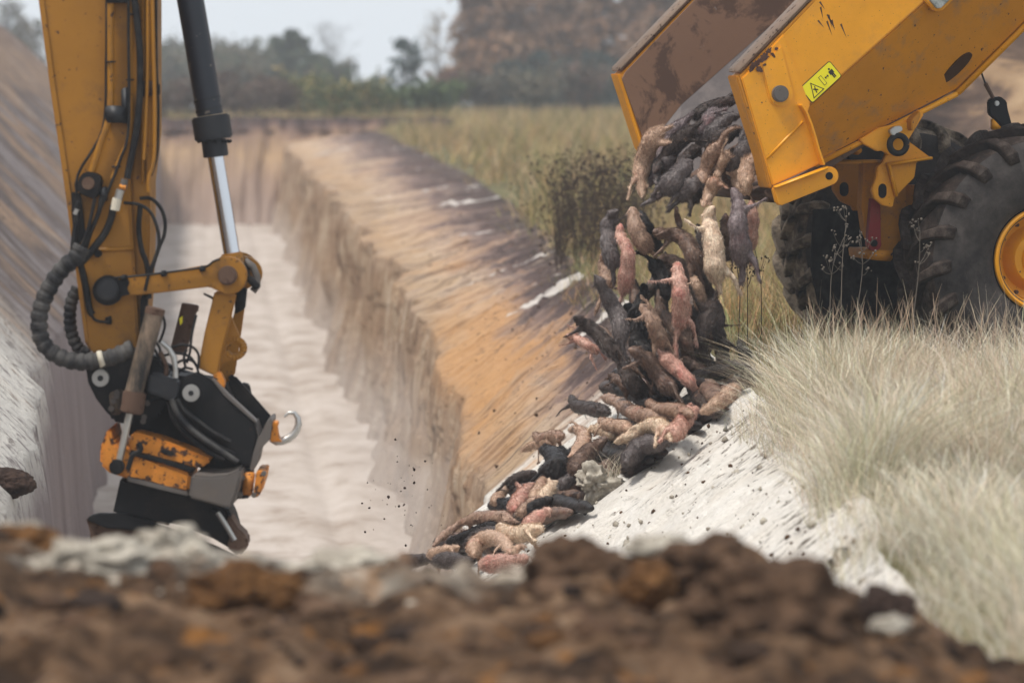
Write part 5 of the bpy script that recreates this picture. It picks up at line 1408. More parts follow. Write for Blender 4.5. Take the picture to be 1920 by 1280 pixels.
# tilt cylinders
axis_cyl('tilt_cylinder', (291, 581), (251, 737), 17.5, M['muddy_cyl'], -0.14, 0.006)
axis_cyl('cylinder_cap', (292, 577), (289, 590), 18.5, M['rusty_iron'], -0.14, 0.004)
axis_cyl('cylinder_collar', (253, 733), (247, 774), 22, M['rusty_iron'], -0.14, 0.008)
axis_cyl('tilt_rod', (244, 772), (222, 872), 7, M['bare_steel'], -0.14, 0.002)
ecyl('rod_eye', 218, 876, -0.20, 14, 0.10, BS, 0.01)
axis_cyl('tilt_cylinder', (356, 572), (334, 660), 16, M['rusty_iron'], 0.22, 0.006)
axis_cyl('cylinder_cap', (357, 570), (355, 582), 17, M['rusty_iron'], 0.22, 0.004)
eplate('yellow_tag', [(336, 597), (342, 592), (342, 604), (338, 610)], 0.125, 0.008, M['sticker'], 0)
eplate('manifold', [(281, 702), (292, 700), (334, 713), (337, 724), (331, 750), (322, 752), (279, 737), (277, 728)], -0.16, 0.12, DP, 0.010)
etube('steel_elbow', [(302, 641), (316, 652), (326, 670), (329, 690), (329, 708)], [4.5, 5, 6, 5, 6] , M['bare_steel'], -0.12, 5)
etube('steel_elbow', [(300, 660), (308, 676), (312, 690), (310, 706)], 4.5, M['rusty_iron'], -0.1, 12)
for p in ([(305, 590), (309, 610), (303, 632), (298, 642)], [(368, 590), (360, 625), (356, 660), (350, 680)], [(320, 652), (340, 646), (360, 650), (372, 664), (372, 690)],
          [(300, 668), (330, 662), (355, 668), (368, 684)], [(318, 690), (340, 676), (360, 676), (370, 690), (372, 705)], [(326, 706), (345, 690), (362, 692)],
          [(292, 640), (300, 655), (298, 675)], [(350, 655), (345, 670), (348, 690)], [(250, 655), (275, 648), (290, 655), (300, 680)]):
    etube('thin_hose', p, 2.6, HO, -0.05, 24)
for k, p in enumerate(([(322, 748), (334, 778), (360, 806), (400, 835), (446, 866)], [(332, 748), (346, 770), (372, 790), (402, 812), (432, 828)], [(316, 752), (326, 786), (352, 818), (388, 846), (420, 862)],
                       [(326, 750), (342, 782), (372, 812), (410, 838), (440, 852)], [(338, 752), (352, 772), (380, 796), (418, 818)])):
    etube('hydraulic_hose', p, (5.5, 4.5, 4, 5, 3.4)[k], HO if k != 0 else M['sheath'], -0.17 + 0.02 * k, 40)
# rotator housing
eplate('rotator_housing', [(240, 838), (246, 812), (258, 812), (300, 823), (350, 842), (396, 861), (388, 872), (368, 878), (300, 862), (246, 848)], -0.12, 0.45, M['machine_orange'], 0.012)
eplate('rotator_lower', [(188, 838), (198, 812), (206, 802), (212, 830), (245, 846), (300, 866), (358, 888), (354, 922), (312, 916), (270, 902), (241, 898), (204, 886), (187, 870)], -0.14, 0.48, M['machine_orange'], 0.014)
eplate('rotator_gap', [(240, 852), (300, 868), (360, 886), (366, 878), (300, 858), (246, 844)], -0.15, 0.3, BS, 0.004)
eplate('housing_lip', [(238, 893), (300, 908), (352, 922), (352, 930), (300, 918), (238, 902)], -0.155, 0.4, M['grey_steel'], 0.005)
bm = bmesh.new(); ring = epts([(300, 846), (306, 842), (316, 843), (325, 847), (328, 853), (321, 855), (308, 852)], -0.13); solid(bm, ring, [p + Vector((0, .01, 0)) for p in ring]); finish(bm, 'lifting_mark', BS, exc, 0)
etube('shackle', [(258, 830), (264, 838), (262, 846), (250, 852), (244, 866), (240, 880)], 5, BS, -0.17, 20)
bm = bmesh.new()
A = epts([(359, 890), (395, 893), (425, 890), (449, 880), (452, 892), (444, 925), (434, 950), (426, 953), (353, 933)], -0.24)
solid(bm, A, [p + Vector((0.02, 0.30, 0.01)) for p in A]); finish(bm, 'counterweight', M['grey_steel'], exc, 0.014)
eplate('end_bracket', [(449, 881), (470, 884), (468, 934), (440, 936), (446, 912)], -0.10, 0.30, BS, 0.008)
eplate('end_bracket', [(456, 886), (478, 886), (472, 930), (454, 928)], -0.12, 0.05, M['machine_orange'], 0.006)
eplate('end_bracket', [(480, 884), (498, 883), (494, 905), (486, 930), (474, 934)], -0.14, 0.34, M['machine_orange'], 0.006)
for x, y in ((454, 896), (450, 928), (476, 928), (494, 888)):
    ecyl('bracket_bolt', x, y, -0.16, 5, 0.05, M['grey_steel'], 0.002, seg=10)
# hook
eplate('hook_bracket', [(507, 791), (522, 792), (519, 803), (522, 822), (530, 828), (506, 828), (504, 810)], -0.05, 0.12, M['machine_orange'], 0.006)
hp_ = [(508, 822), (520, 828), (536, 824), (550, 815), (559, 800), (559, 785), (552, 774), (545, 771), (540, 774), (536, 778), (533, 781)]
etube('hook', hp_, [6, 7.5, 7.5, 7.5, 7.5, 7, 6.5, 5.5, 4.2, 3.2, 2.2], M['bare_steel'], 0.0, 11, 12)
hk = exc.children[-1] if exc.children else None
# quick coupler and bucket
eplate('quick_coupler', [(226, 894), (300, 912), (360, 928), (425, 948), (436, 972), (444, 1000), (455, 1018), (440, 1034), (400, 1010), (340, 984), (210, 966)], 0.0, 0.34, BS, 0.018)
eplate('coupler_jaw', [(430, 965), (446, 990), (463, 1006), (465, 1026), (448, 1042), (424, 1026), (432, 1004), (420, 984)], -0.08, 0.2, M['rusty_iron'], 0.012)
eplate('coupler_jaw', [(392, 955), (410, 958), (432, 1004), (420, 1012), (404, 996)], -0.06, 0.08, BS, 0.008)
etube('jaw_rod', [(408, 960), (424, 985), (440, 1012)], 5, M['bare_steel'], -0.10, 10)
bkt_top = [(160, 975), (168, 967), (185, 962), (230, 963), (262, 972), (300, 984), (360, 1004), (420, 1030), (452, 1048)]
bm = bmesh.new()
prof = []
for k in range(9):
    q = k / 8; prof.append((math.sin(q * 1.9) * 0.26, -0.30 * (1 - math.cos(q * 1.9)) / (1 - math.cos(1.9)) ))
rows = []
for (x, y) in bkt_top:
    p = at(x, y, EY + 0.02); rows.append([bm.verts.new(p + Vector((0, dy_, dz_))) for dy_, dz_ in prof])
for i in range(len(rows) - 1):
    for k in range(8): bm.faces.new((rows[i][k], rows[i + 1][k], rows[i + 1][k + 1], rows[i][k + 1]))
bmesh.ops.solidify(bm, geom=bm.faces[:], thickness=0.02)
finish(bm, 'bucket', M['rusty_iron'], exc, 0)
eplate('bucket_lip', [(162, 974), (170, 966), (186, 962), (232, 963), (262, 971), (300, 984), (360, 1004), (452, 1046), (450, 1056), (360, 1016), (298, 996), (200, 990)], -0.03, 0.05, BS, 0.006)
eplate('bucket_ear', [(255, 965), (268, 955), (290, 952), (312, 960), (318, 985), (262, 972)], 0.05, 0.04, M['rusty_iron'], 0.006)
eplate('bucket_side', [(162, 974), (200, 985), (300, 1000), (452, 1050), (430, 1110), (330, 1150), (230, 1120), (180, 1040)], 0.1, 0.03, M['rusty_iron'], 0.006)
# ------------------------------------------------------------------ the dead mink: falling, hanging from the lip and heaped on the slope
COATS = {   # main fur, second fur, wet/blood-stained tint, amount
    'cream': ((0.70, 0.54, 0.40), (0.50, 0.35, 0.245), (0.45, 0.18, 0.13), 0.30),
    'beige': ((0.52, 0.36, 0.255), (0.32, 0.20, 0.135), (0.38, 0.14, 0.10), 0.35),
    'pink': ((0.56, 0.36, 0.28), (0.40, 0.20, 0.15), (0.40, 0.09, 0.075), 0.5),
    'tan': ((0.38, 0.25, 0.175), (0.21, 0.125, 0.085), (0.30, 0.11, 0.08), 0.35),
    'brown': ((0.19, 0.118, 0.082), (0.085, 0.05, 0.036), (0.20, 0.06, 0.045), 0.25),
    'dark': ((0.088, 0.062, 0.052), (0.036, 0.025, 0.021), (0.13, 0.055, 0.045), 0.25),
    'grey': ((0.150, 0.122, 0.115), (0.070, 0.055, 0.052), (0.19, 0.095, 0.085), 0.25),
    'silver': ((0.21, 0.165, 0.165), (0.12, 0.085, 0.085), (0.25, 0.10, 0.095), 0.40),
    'black': ((0.028, 0.021, 0.019), (0.011, 0.009, 0.008), (0.05, 0.02, 0.02), 0.10),
}
for k, (c1, c2, c3, amt) in COATS.items():
    br_ = 1.0 if k in ('black', 'dark') else 1.22
    c1, c2, c3 = (tuple(min(x * br_, 0.8) for x in q_) for q_ in (c1, c2, c3))
    m, t, b = mat_new('fur_' + k, 0.5, 0.45 if br_ > 1 else 0.22)
    v = coord(t, 'Object', (1, 1, 1), True)
    vs_ = coord(t, 'Object', (1, 1, 0.4), True)
    c = mix(t, ramp(t, noi(t, vs_, 22, 7, 0.75, 0.8), [(0.40, 0.0), (0.58, 1.0)]), c1, c2)
    c = mix(t, ramp(t, noi(t, v, 7, 4, 0.6), [(0.62 - 0.22 * amt, 0.0), (0.80 - 0.18 * amt, min(1, amt * 1.5))]), c, c3)
    c = mix(t, ramp(t, noi(t, v, 60, 5, 0.75), [(0.36, 0.75), (0.52, 0.0)]), c, tuple(x * 0.45 for x in c2))
    t.links.new(c, b.inputs['Base Color'])
    b.inputs['Sheen Weight'].default_value = 0.0
    bump(t, b, noi(t, vs_, 48, 6, 0.75), 0.007, 0.8)
    M['fur_' + k] = m
m, t, b = mat_new('bare_paw', 0.6, 0.3)
b.inputs['Base Color'].default_value = (0.42, 0.19, 0.14, 1); M['paw'] = m

def slope_pt(px, py, h):
    """where the sight line meets the heap surface lying h above the slope"""
    r = ray(px, py)
    # slope: z = -0.67 * (3.42 - (x - TX*y)) + h
    k = 0.67
    den = r.z - k * (r.x - TX * r.y)
    tt = (-k * 3.42 + h - CAMZ) / den
    return Vector((r.x * tt, r.y * tt, CAMZ + r.z * tt))
M['fur_hair'] = tint_mat('fur_hair', 0.38, 0.0); M['fur_hair'].node_tree.nodes['Principled BSDF'].inputs['Specular IOR Level'].default_value = 0.4
mink_list = []
def mink(pts, coat, label, Y=24.0, h=None, girth=1.0, tail=None, legs='relaxed', dy=0.0, group=None, seed=None):
    """pts: nose, ..., rump along the back line as seen; tail: further points"""
    mink_list.append(dict(pts=pts, coat=coat, label=label, Y=Y, h=h, girth=girth, tail=tail, legs=legs, dy=dy, group=group))
def mink_build(d, idx):
    r = random.Random(500 + idx)
    P = []
    n0 = len(d['pts'])
    for i, p in enumerate(d['pts']):
        if d['h'] is not None: P.append(slope_pt(p[0], p[1], d['h']))
        else: P.append(at(p[0], p[1], d['Y'] + (p[2] if len(p) > 2 else 0.05 * math.sin(i * 1.7 + idx))))
    C = catmull(P, 22)
    Ln = sum((C[i + 1] - C[i]).length for i in range(21))
    g = d['girth'] * 0.87 * (0.060 if Ln > 0.30 else 0.060 * max(Ln / 0.30, 0.62))
    prof_t = [0, .03, .07, .12, .17, .22, .30, .42, .55, .68, .80, .90, .96, 1.0]
    prof_r = [.16, .30, .46, .60, .56, .56, .76, .88, .90, .98, 1.0, .82, .55, .26]
    rad = [g * float(np.interp(i / 21, prof_t, prof_r)) * (1 + 0.06 * math.sin(i * 1.3 + idx)) for i in range(22)]
    bm = bmesh.new()
    tube(bm, C, rad, 12, flat=0.92)
    T = lambda i: (C[min(i + 1, 21)] - C[max(i - 1, 0)]).normalized()
    def limb(i, side, ln, rr, fwd):
        t = T(i); s = t.cross(Vector((0, 1, 0)))
        s = s.normalized() if s.length > .1 else Vector((1, 0, 0))
        v = Vector((0, -1, 0))
        base = C[i] + s * side * rad[i] * 0.55 + v * rad[i] * 0.2
        d1 = (s * side * (0.15 + 0.75 * ((idx * 7 + i * 3 + (side > 0) * 5) % 10) / 10) + v * r.uniform(.0, .8) - t * fwd * r.uniform(.4, 1.2) + Vector((0, 0, -0.45))).normalized(); r.uniform(0, 1)
        kn = base + d1 * ln * 0.5
        d2 = (d1 * 0.55 - t * fwd * r.uniform(.5, 1.0) + Vector((0, 0, -0.5))).normalized()
        an = kn + d2 * ln * 0.42
        tip = an + (d2 + t * fwd * -0.3 + s * side * .3).normalized() * ln * 0.22
        pts = catmull([base, kn, an, tip], 8)
        tube(bm, pts, [rr * x for x in (1.25, 1.1, .85, .62, .52, .50, .60, .38)], 7)
        return an, tip
    paws = []
    if d['legs'] != 'none':
        ll = max(min(Ln, 0.5), 0.3) * 0.33
        which = [(6, 1, 1), (6, -1, 1), (17, 1, -1), (17, -1, -1)]
        if d['legs'] == 'few': which = [which[r.randint(0, 1)], which[2 + r.randint(0, 1)]]
        for i, s, fw in which:
            paws.append(limb(i, s, ll * (1.0 if fw > 0 else 1.15), g * (0.26 if fw > 0 else 0.34), fw))
    # ears and jaw
    for s in (1, -1):
        t = T(3); sd = t.cross(Vector((0, 1, 0))); sd = sd.normalized() if sd.length > .1 else Vector((1, 0, 0))
        c0 = C[3] + sd * s * rad[3] * 0.8 + Vector((0, -0.3 * rad[3], 0))
        tube(bm, [c0, c0 + (sd * s + t * 0.3) * g * 0.26], [g * 0.20, g * 0.12], 6)
    if d['tail']:
        TP = [C[20]] + [at(p[0], p[1], C[21].y) if d['h'] is None else slope_pt(p[0], p[1], d['h'] + 0.02) for p in d['tail']]
    elif d['tail'] is None:
        t = T(21); dr = (t + Vector((r.uniform(-.6, .6), r.uniform(-.3, .3), r.uniform(-.5, .1)))).normalized()
        TP = [C[20], C[21] + t * 0.05, C[21] + t * 0.07 + dr * 0.09]
    else: TP = None
    if TP:
        TQ = catmull(TP, 12)
        tube(bm, TQ, [g * (0.34 - 0.014 * i) if i < 10 else g * 0.16 * (12 - i) / 2 for i in range(12)], 8)
    bmesh.ops.recalc_face_normals(bm, faces=bm.faces)
    me = D.meshes.new('mink_body'); bm.to_mesh(me); bm.free()
    o = D.objects.new('body', me); col.objects.link(o)
    md = o.modifiers.new('r', 'REMESH'); md.mode = 'VOXEL'; md.voxel_size = 0.0075
    sm = o.modifiers.new('s', 'SMOOTH'); sm.factor = 0.5; sm.iterations = 3
    return o, C, rad, g, paws
def mink_finish(o, me2, d, C, rad, g, paws, idx):
    old = o.data; o.modifiers.clear(); o.data = me2; D.meshes.remove(old)
    me2.name = 'mink_body'; me2.materials.clear(); me2.materials.append(M['fur_' + d['coat']])
    n = len(me2.vertices)
    V = np.empty(n * 3); me2.vertices.foreach_get('co', V); V = V.reshape(-1, 3)
    N = np.empty(n * 3); me2.vertices.foreach_get('normal', N); N = N.reshape(-1, 3)
    dis = 0.004 * fbm(V[:, 0] * 45 + V[:, 1] * 20 + idx, V[:, 2] * 45 + V[:, 1] * 17, 3, 0.6) + 0.008 * fbm(V[:, 0] * 14 + idx * 3, V[:, 2] * 14 + V[:, 1] * 9, 2)
    V = V + N * dis[:, None]
    me2.vertices.foreach_set('co', V.reshape(-1)); 
    me2.polygons.foreach_set('use_smooth', np.ones(len(me2.polygons), bool)); me2.update()
    ct = np.array([list(p) for p in C]); c0 = ct.mean(0)
    root = empty('mink', tuple(c0)); tag(root, d['label'], 'mink', d['group'])
    o.parent = root; o.location = -Vector(c0)
    # fur: short tapering hairs swept towards the tail
    k = int((5600 if not d['group'] else 1500) * min(1.3, n / 3500))
    i = rng.integers(0, n, k)
    B = V[i] - N[i] * 0.001 + rng.normal(0, 0.003, (k, 3))
    TT = np.array([list((C[min(j + 1, 21)] - C[max(j - 1, 0)]).normalized()) for j in range(22)])
    near_ = np.argmin(((B[:, None, :] - ct[None]) ** 2).sum(-1), 1)
    dirn = N[i] * 0.34 + TT[near_] * 0.9 + rng.normal(0, 0.15, (k, 3))
    dirn /= np.linalg.norm(dirn, axis=1)[:, None]
    L_ = (0.012 + 0.017 * rng.random(k) ** 1.5)[:, None] * (0.8 if g < .05 else 1.0)
    sd_ = np.cross(dirn, rng.normal(0, 1, (k, 3))); sd_ /= np.linalg.norm(sd_, axis=1)[:, None]
    w = 0.0011
    Vv = np.stack([B - sd_ * w, B + sd_ * w, B + dirn * L_], 1).reshape(-1, 3)
    c1_, c2_ = np.array(COATS[d['coat']][0]), np.array(COATS[d['coat']][1])
    cm = rng.random((k, 1)); hc = (c1_ * cm + c2_ * (1 - cm)) * (0.55 + 1.1 * rng.random((k, 1)) ** 1.5)
    fm = tri_mesh('fur', Vv, np.arange(k * 3).reshape(-1, 3), np.repeat(np.clip(hc, 0.004, 0.85), 3, 0)); fm.materials.append(M['fur_hair'])
    f = D.objects.new('fur', fm); col.objects.link(f); f.parent = root; f.location = -Vector(c0); f['kind'] = 'stuff'

# hanging over the lip of the body, back to front
mink([(1398, 182), (1368, 190), (1335, 202), (1300, 222)], 'dark', 'charcoal mink lying highest on the load, along the top of the heap in the tipper', 24.6, tail=False, legs='few')
mink([(1392, 214), (1366, 222), (1340, 242), (1326, 272)], 'grey', 'grey mink against the inner side of the tipper, second from the top of the load', 24.3, legs='none', tail=False)
mink([(1312, 278), (1318, 250), (1328, 228), (1345, 206)], 'silver', 'grey mink curled head-down in the top middle of the load', 24.35, legs='few', tail=False)
mink([(1390, 240), (1370, 250), (1348, 262), (1330, 285)], 'dark', 'dark mink under the pale tail near the yellow side panel', 24.15, girth=1.1, legs='none', tail=[(1330, 300)])
mink([(1218, 352), (1228, 318), (1250, 272), (1286, 224)], 'silver', 'pale-backed grey mink right beside the leftmost beige one on the lip', 24.4, tail=[(1300, 210)], legs='none')
mink([(1205, 372), (1202, 335), (1206, 300), (1222, 262), (1246, 240)], 'beige', 'beige pink-tinged mink hanging head-down at the left end of the lip', 24.3, girth=1.15, legs='few', tail=[(1262, 236)])
mink([(1226, 326), (1242, 302), (1268, 272), (1300, 240)], 'dark', 'dark mink resting its nose on the lip left of the round grey one', 24.2, girth=1.0, tail=[(1318, 226)], legs='few')
mink([(1240, 300), (1262, 270), (1290, 250), (1316, 250)], 'dark', 'slim dark mink lying across the upper left of the load', 24.35, legs='none', tail=False)
mink([(1296, 300), (1282, 318), (1262, 340), (1250, 358)], 'grey', 'round-backed grey mink with its long tail curling left under the lip', 24.0, girth=1.45, tail=[(1236, 366), (1216, 378), (1200, 385)], legs='few')
mink([(1316, 334), (1302, 344), (1288, 356), (1276, 374)], 'grey', 'grey mink on the lip with two dark feet sticking out beneath', 23.95, girth=1.25, tail=[(1262, 386), (1250, 398)])
mink([(1340, 330), (1325, 345), (1312, 362), (1302, 380)], 'dark', 'dark mink at the middle of the lip between the grey backs and the beige chain', 24.1, girth=1.2, tail=[(1290, 388)], legs='none')
mink([(1268, 322), (1280, 300), (1296, 288), (1312, 276)], 'dark', 'small dark mink with folded paws above the round grey back', 24.1, girth=0.85, legs='few', tail=False)
mink([(1318, 344), (1322, 322), (1332, 296), (1350, 270)], 'tan', 'tan mink with a thin pale tail arching up across the dark load', 23.9, girth=0.95, tail=[(1362, 248), (1378, 240), (1392, 241)], legs='few')
mink([(1346, 334), (1350, 315), (1358, 298), (1366, 284)], 'beige', 'small beige pink-eared mink right of the tan one with the arching tail', 23.85, girth=0.85, tail=False, legs='few')
mink([(1368, 336), (1378, 310), (1392, 288), (1404, 268)], 'grey', 'grey mink slumped against the yellow corner of the tipper', 23.9, girth=1.1, tail=[(1362, 348)] if False else None, legs='few')
mink([(1384, 296), (1394, 280), (1400, 262), (1404, 246)], 'dark', 'dark mink wedged behind the yellow corner above the beige one', 24.1, girth=1.0, tail=False, legs='none')
mink([(1404, 366), (1398, 345), (1402, 318), (1410, 292)], 'beige', 'beige pink-tinged mink hanging beside the yellow corner post', 23.75, girth=1.15, tail=[(1416, 280)], legs='none')
mink([(1398, 370), (1386, 352), (1380, 336), (1384, 318)], 'beige', 'small beige mink with raised feet between the chain and the corner post', 23.85, girth=0.8, tail=False)
mink([(1318, 388), (1328, 366), (1336, 350), (1342, 336)], 'beige', 'beige mink at the top of the falling chain, its head touching the cream one', 23.85, girth=0.95, tail=False, legs='few')
# the column falling under the corner
mink([(1338, 388), (1328, 408), (1336, 450), (1340, 490), (1346, 530)], 'cream', 'cream mink hanging full length straight below the lip with its feet at the bottom', 23.75, girth=1.3, tail=[(1352, 552)], legs='few')
mink([(1372, 352), (1384, 376), (1384, 420), (1390, 468), (1392, 498)], 'silver', 'grey-pink mink falling tail-down right of the cream one', 23.75, girth=1.32, tail=[(1392, 520), (1386, 536)], legs='few')
mink([(1410, 372), (1410, 400), (1408, 440), (1402, 470)], 'pink', 'pinkish mink half hidden behind the falling grey-pink one', 24.1, girth=0.9, tail=[(1410, 500)], legs='none')
mink([(1360, 400), (1360, 430), (1366, 460), (1362, 490)], 'brown', 'brown mink seen as a sliver between the cream and the grey-pink ones', 24.2, girth=0.8, tail=False, legs='few')
mink([(1270, 384), (1268, 398), (1272, 414), (1276, 428)], 'brown', 'small dark mink part hanging like a tail below the middle of the lip', 24.0, girth=0.5, tail=False, legs='none')
# in the air and on the heap's top
mink([(1158, 394), (1146, 406), (1139, 432), (1144, 470), (1150, 508)], 'grey', 'dark grey mink upright at the upper left of the falling cluster', 24.1, girth=1.05, tail=[(1152, 535)], legs='few')
mink([(1136, 470), (1133, 495), (1138, 525), (1130, 548)], 'tan', 'tan mink behind the upright grey one, its pale tail hanging left', 24.4, girth=0.95, tail=[(1122, 570), (1114, 592)], legs='none')
mink([(1164, 418), (1164, 440), (1176, 468), (1176, 510), (1168, 552)], 'pink', 'pale pink mink upright between the dark grey and the tan one', 24.0, girth=1.0, tail=[(1160, 575)], legs='none')
mink([(1186, 388), (1188, 412), (1200, 445), (1218, 470)], 'tan', 'tan mink with a black-backed neighbour, topmost of the falling cluster', 24.0, girth=1.15, tail=[(1232, 482)], legs='none')
mink([(1200, 392), (1210, 415), (1226, 450), (1240, 474)], 'black', 'black mink stretched along the back of the topmost tan one', 24.15, girth=0.75, tail=False, legs='none')
mink([(1252, 564), (1246, 540), (1236, 510), (1220, 486)], 'black', 'glossy black mink falling head-down with its tail flung to the left', 24.0, girth=0.95, tail=[(1205, 476), (1182, 474)], legs='none')
mink([(1224, 434), (1244, 438), (1276, 444), (1298, 472), (1312, 512)], 'brown', 'dark brown mink leaping arched to the left below the lip', 23.95, girth=1.15, tail=[(1318, 540)])
mink([(1233, 488), (1252, 488), (1280, 502), (1302, 530)], 'brown', 'dark brown mink with its head behind the pink one', 24.1, girth=1.0, tail=False, legs='few')
mink([(1306, 418), (1312, 436), (1320, 462), (1324, 500)], 'dark', 'slim dark mink with a raised foot left of the falling cream one', 24.2, girth=0.8, tail=[(1326, 530)], legs='none')
mink([(1270, 490), (1270, 510), (1276, 548), (1278, 592), (1272, 616)], 'pink', 'rose-pink mink standing upright in the middle of the cluster, its tail hanging straight down', 23.7, girth=1.08, tail=[(1267, 640), (1270, 676)], legs='few')
mink([(1298, 512), (1304, 530), (1312, 552), (1312, 580)], 'beige', 'beige mink peeping out just right of the upright rose-pink one', 23.9, girth=0.75, tail=False, legs='few')
mink([(1326, 500), (1322, 525), (1318, 560), (1310, 600)], 'dark', 'dark mink filling the gap right of the rose-pink one', 24.2, girth=1.1, tail=False, legs='none')
mink([(1114, 514), (1128, 538), (1150, 574), (1164, 612), (1166, 650)], 'grey', 'long grey-brown mink leaning left, standing out of the left of the cluster', 23.8, girth=1.08, tail=[(1172, 680)], legs='none')
mink([(1076, 594), (1098, 608), (1128, 634), (1152, 668)], 'dark', 'dark mink pointing up and left at the far left of the cluster', 23.8, girth=1.0, tail=[(1166, 690)], legs='few')
mink([(1060, 628), (1078, 634), (1102, 646), (1122, 662)], 'pink', 'raw pink mink with two thin feet raised at the far left of the cluster', 24.0, girth=0.7, tail=False)
mink([(1330, 700), (1316, 668), (1314, 628), (1330, 590), (1342, 562)], 'dark', 'dark brown mink hanging nose-down onto the right side of the heap', 23.8, girth=1.15, tail=[(1346, 540)], legs='few')
mink([(1200, 570), (1218, 590), (1232, 620), (1240, 652)], 'tan', 'ginger-tan mink with an open snout looking up in the middle of the cluster', 23.6, girth=0.98, tail=[(1244, 670)])
mink([(1322, 746), (1296, 718), (1266, 688), (1238, 662)], 'pink', 'stretched red-pink mink sliding down towards the lower right', 23.55, girth=0.95, tail=[(1230, 652)], legs='none')
mink([(1178, 654), (1202, 664), (1230, 696), (1262, 738)], 'brown', 'dark brown mink lying diagonally left of the red-pink one', 23.55, girth=1.1, tail=[(1280, 755)], legs='few')
mink([(1172, 572), (1190, 590), (1206, 618), (1216, 650)], 'black', 'black mink in shade behind the ginger-tan one', 24.1, girth=1.25, tail=False, legs='none')
mink([(1206, 532), (1208, 546), (1200, 566), (1194, 590)], 'black', 'small black mink with a raised paw between the pink and the long grey ones', 24.0, girth=0.8, tail=False)
mink([(1192, 600), (1196, 640), (1216, 680), (1234, 706)], 'black', 'black mink low in the dark centre of the cluster', 24.0, girth=1.3, tail=False, legs='none')
mink([(1240, 580), (1262, 610), (1290, 640), (1300, 680)], 'brown', 'brown mink behind the legs of the rose-pink one', 24.1, girth=1.2, tail=False, legs='none')
mink([(1384, 636), (1394, 654), (1402, 682), (1396, 712)], 'black', 'black mink upright at the far right end of the heap by the pale grass', 23.4, girth=0.9, tail=False, legs='none')
mink([(1398, 690), (1408, 702), (1404, 722), (1392, 738)], 'dark', 'dark reddish mink under the upright black one at the right end', 23.35, girth=1.0, tail=False, legs='none')
mink([(1274, 674), (1296, 684), (1318, 700), (1334, 716)], 'brown', 'brown mink between the red-pink one and the nose-down dark one', 23.75, girth=0.95, tail=False, legs='few')
mink([(1376, 700), (1356, 708), (1336, 720), (1318, 734)], 'tan', 'tan mink pointing left along the top right of the heap', 23.5, girth=0.9, tail=False, legs='few')
mink([(1138, 700), (1150, 706), (1166, 716), (1186, 734)], 'brown', 'brown mink with several thin paws reaching left below the cluster', 24.3, girth=0.95, tail=False)
mink([(1160, 680), (1172, 700), (1190, 722), (1208, 742)], 'dark', 'dark mink under the leaning grey one', 24.1, girth=1.1, tail=False, legs='few')
# lying on the slope
mink([(1070, 742), (1080, 760), (1108, 766), (1142, 774)], 'dark', 'dark mink with a forked paw at the upper left edge of the heap', h=0.14, girth=1.0, tail=False)
mink([(1128, 744), (1154, 752), (1190, 774), (1226, 782), (1250, 782)], 'tan', 'ginger-brown mink with its head up crossing the upper heap', h=0.30, girth=1.1, tail=None, legs='few')
mink([(1150, 728), (1172, 736), (1204, 748), (1232, 766)], 'black', 'black mink above the ginger-brown one that crosses the upper heap', h=0.22, girth=0.9, tail=False, legs='none')
mink([(1212, 752), (1236, 766), (1262, 768), (1294, 776)], 'tan', 'tan-brown mink just below the dark diagonal one', h=0.34, girth=0.9, tail=False, legs='few')
mink([(1312, 776), (1334, 762), (1362, 742), (1384, 726)], 'beige', 'pinkish-beige mink lying along the right rim of the heap', h=0.30, girth=1.05, tail=False, legs='none')
mink([(1306, 764), (1292, 780), (1274, 800), (1262, 818)], 'pink', 'mink with a raw red shoulder on the right rim of the heap', h=0.30, girth=1.05, tail=False, legs='few')
mink([(1152, 828), (1178, 820), (1208, 800), (1236, 798), (1254, 812)], 'cream', 'cream mink with a red head arched in the middle right of the heap', h=0.32, girth=1.0, tail=[(1258, 826)], legs='few')
mink([(1124, 786), (1140, 796), (1160, 800), (1182, 804)], 'beige', 'small round beige mink above the cream one', h=0.32, girth=0.95, tail=False, legs='few')
mink([(1100, 806), (1120, 804), (1138, 808), (1154, 816)], 'cream', 'cream back showing just left of the small round beige mink', h=0.26, girth=0.9, tail=False, legs='none')
mink([(1066, 806), (1084, 806), (1096, 822), (1078, 858)], 'beige', 'beige pink-eared mink bent like a hook at the left of the middle heap', h=0.24, girth=0.95, tail=False)
mink([(1140, 820), (1122, 832), (1100, 852), (1074, 884)], 'brown', 'dark reddish-brown mink lying down the slope in the centre of the heap', h=0.30, girth=1.3, tail=False, legs='none')
mink([(1262, 822), (1236, 830), (1204, 838), (1172, 870)], 'grey', 'charcoal mink lying along the lower right rim of the heap', h=0.22, girth=1.3, tail=False, legs='none')
mink([(1246, 842), (1220, 856), (1192, 872), (1172, 888)], 'dark', 'dark mink at the lower rim under the charcoal one', h=0.12, girth=1.2, tail=False, legs='none')
mink([(1016, 842), (1038, 852), (1046, 878), (1014, 884)], 'black', 'curled black mink on the left of the middle heap', h=0.26, girth=1.45, tail=False, legs='few')
mink([(1050, 840), (1060, 862), (1076, 848), (1088, 838)], 'black', 'black mink back in the hollow below the beige hooked one', h=0.18, girth=1.0, tail=False, legs='none')
mink([(1098, 882), (1080, 892), (1064, 902), (1046, 914)], 'grey', 'grey mink rounded over the lime clump below the red-brown one', h=0.22, girth=1.15, tail=False, legs='none')
mink([(1006, 886), (990, 892), (970, 900), (952, 912)], 'dark', 'dark mink at the left edge of the heap below the curled black one', h=0.16, girth=0.95, tail=False, legs='few')
mink([(976, 846), (998, 836), (1018, 830), (1036, 832)], 'beige', 'beige mink at the left edge of the heap above the curled black one', h=0.12, girth=0.9, tail=False, legs='few')
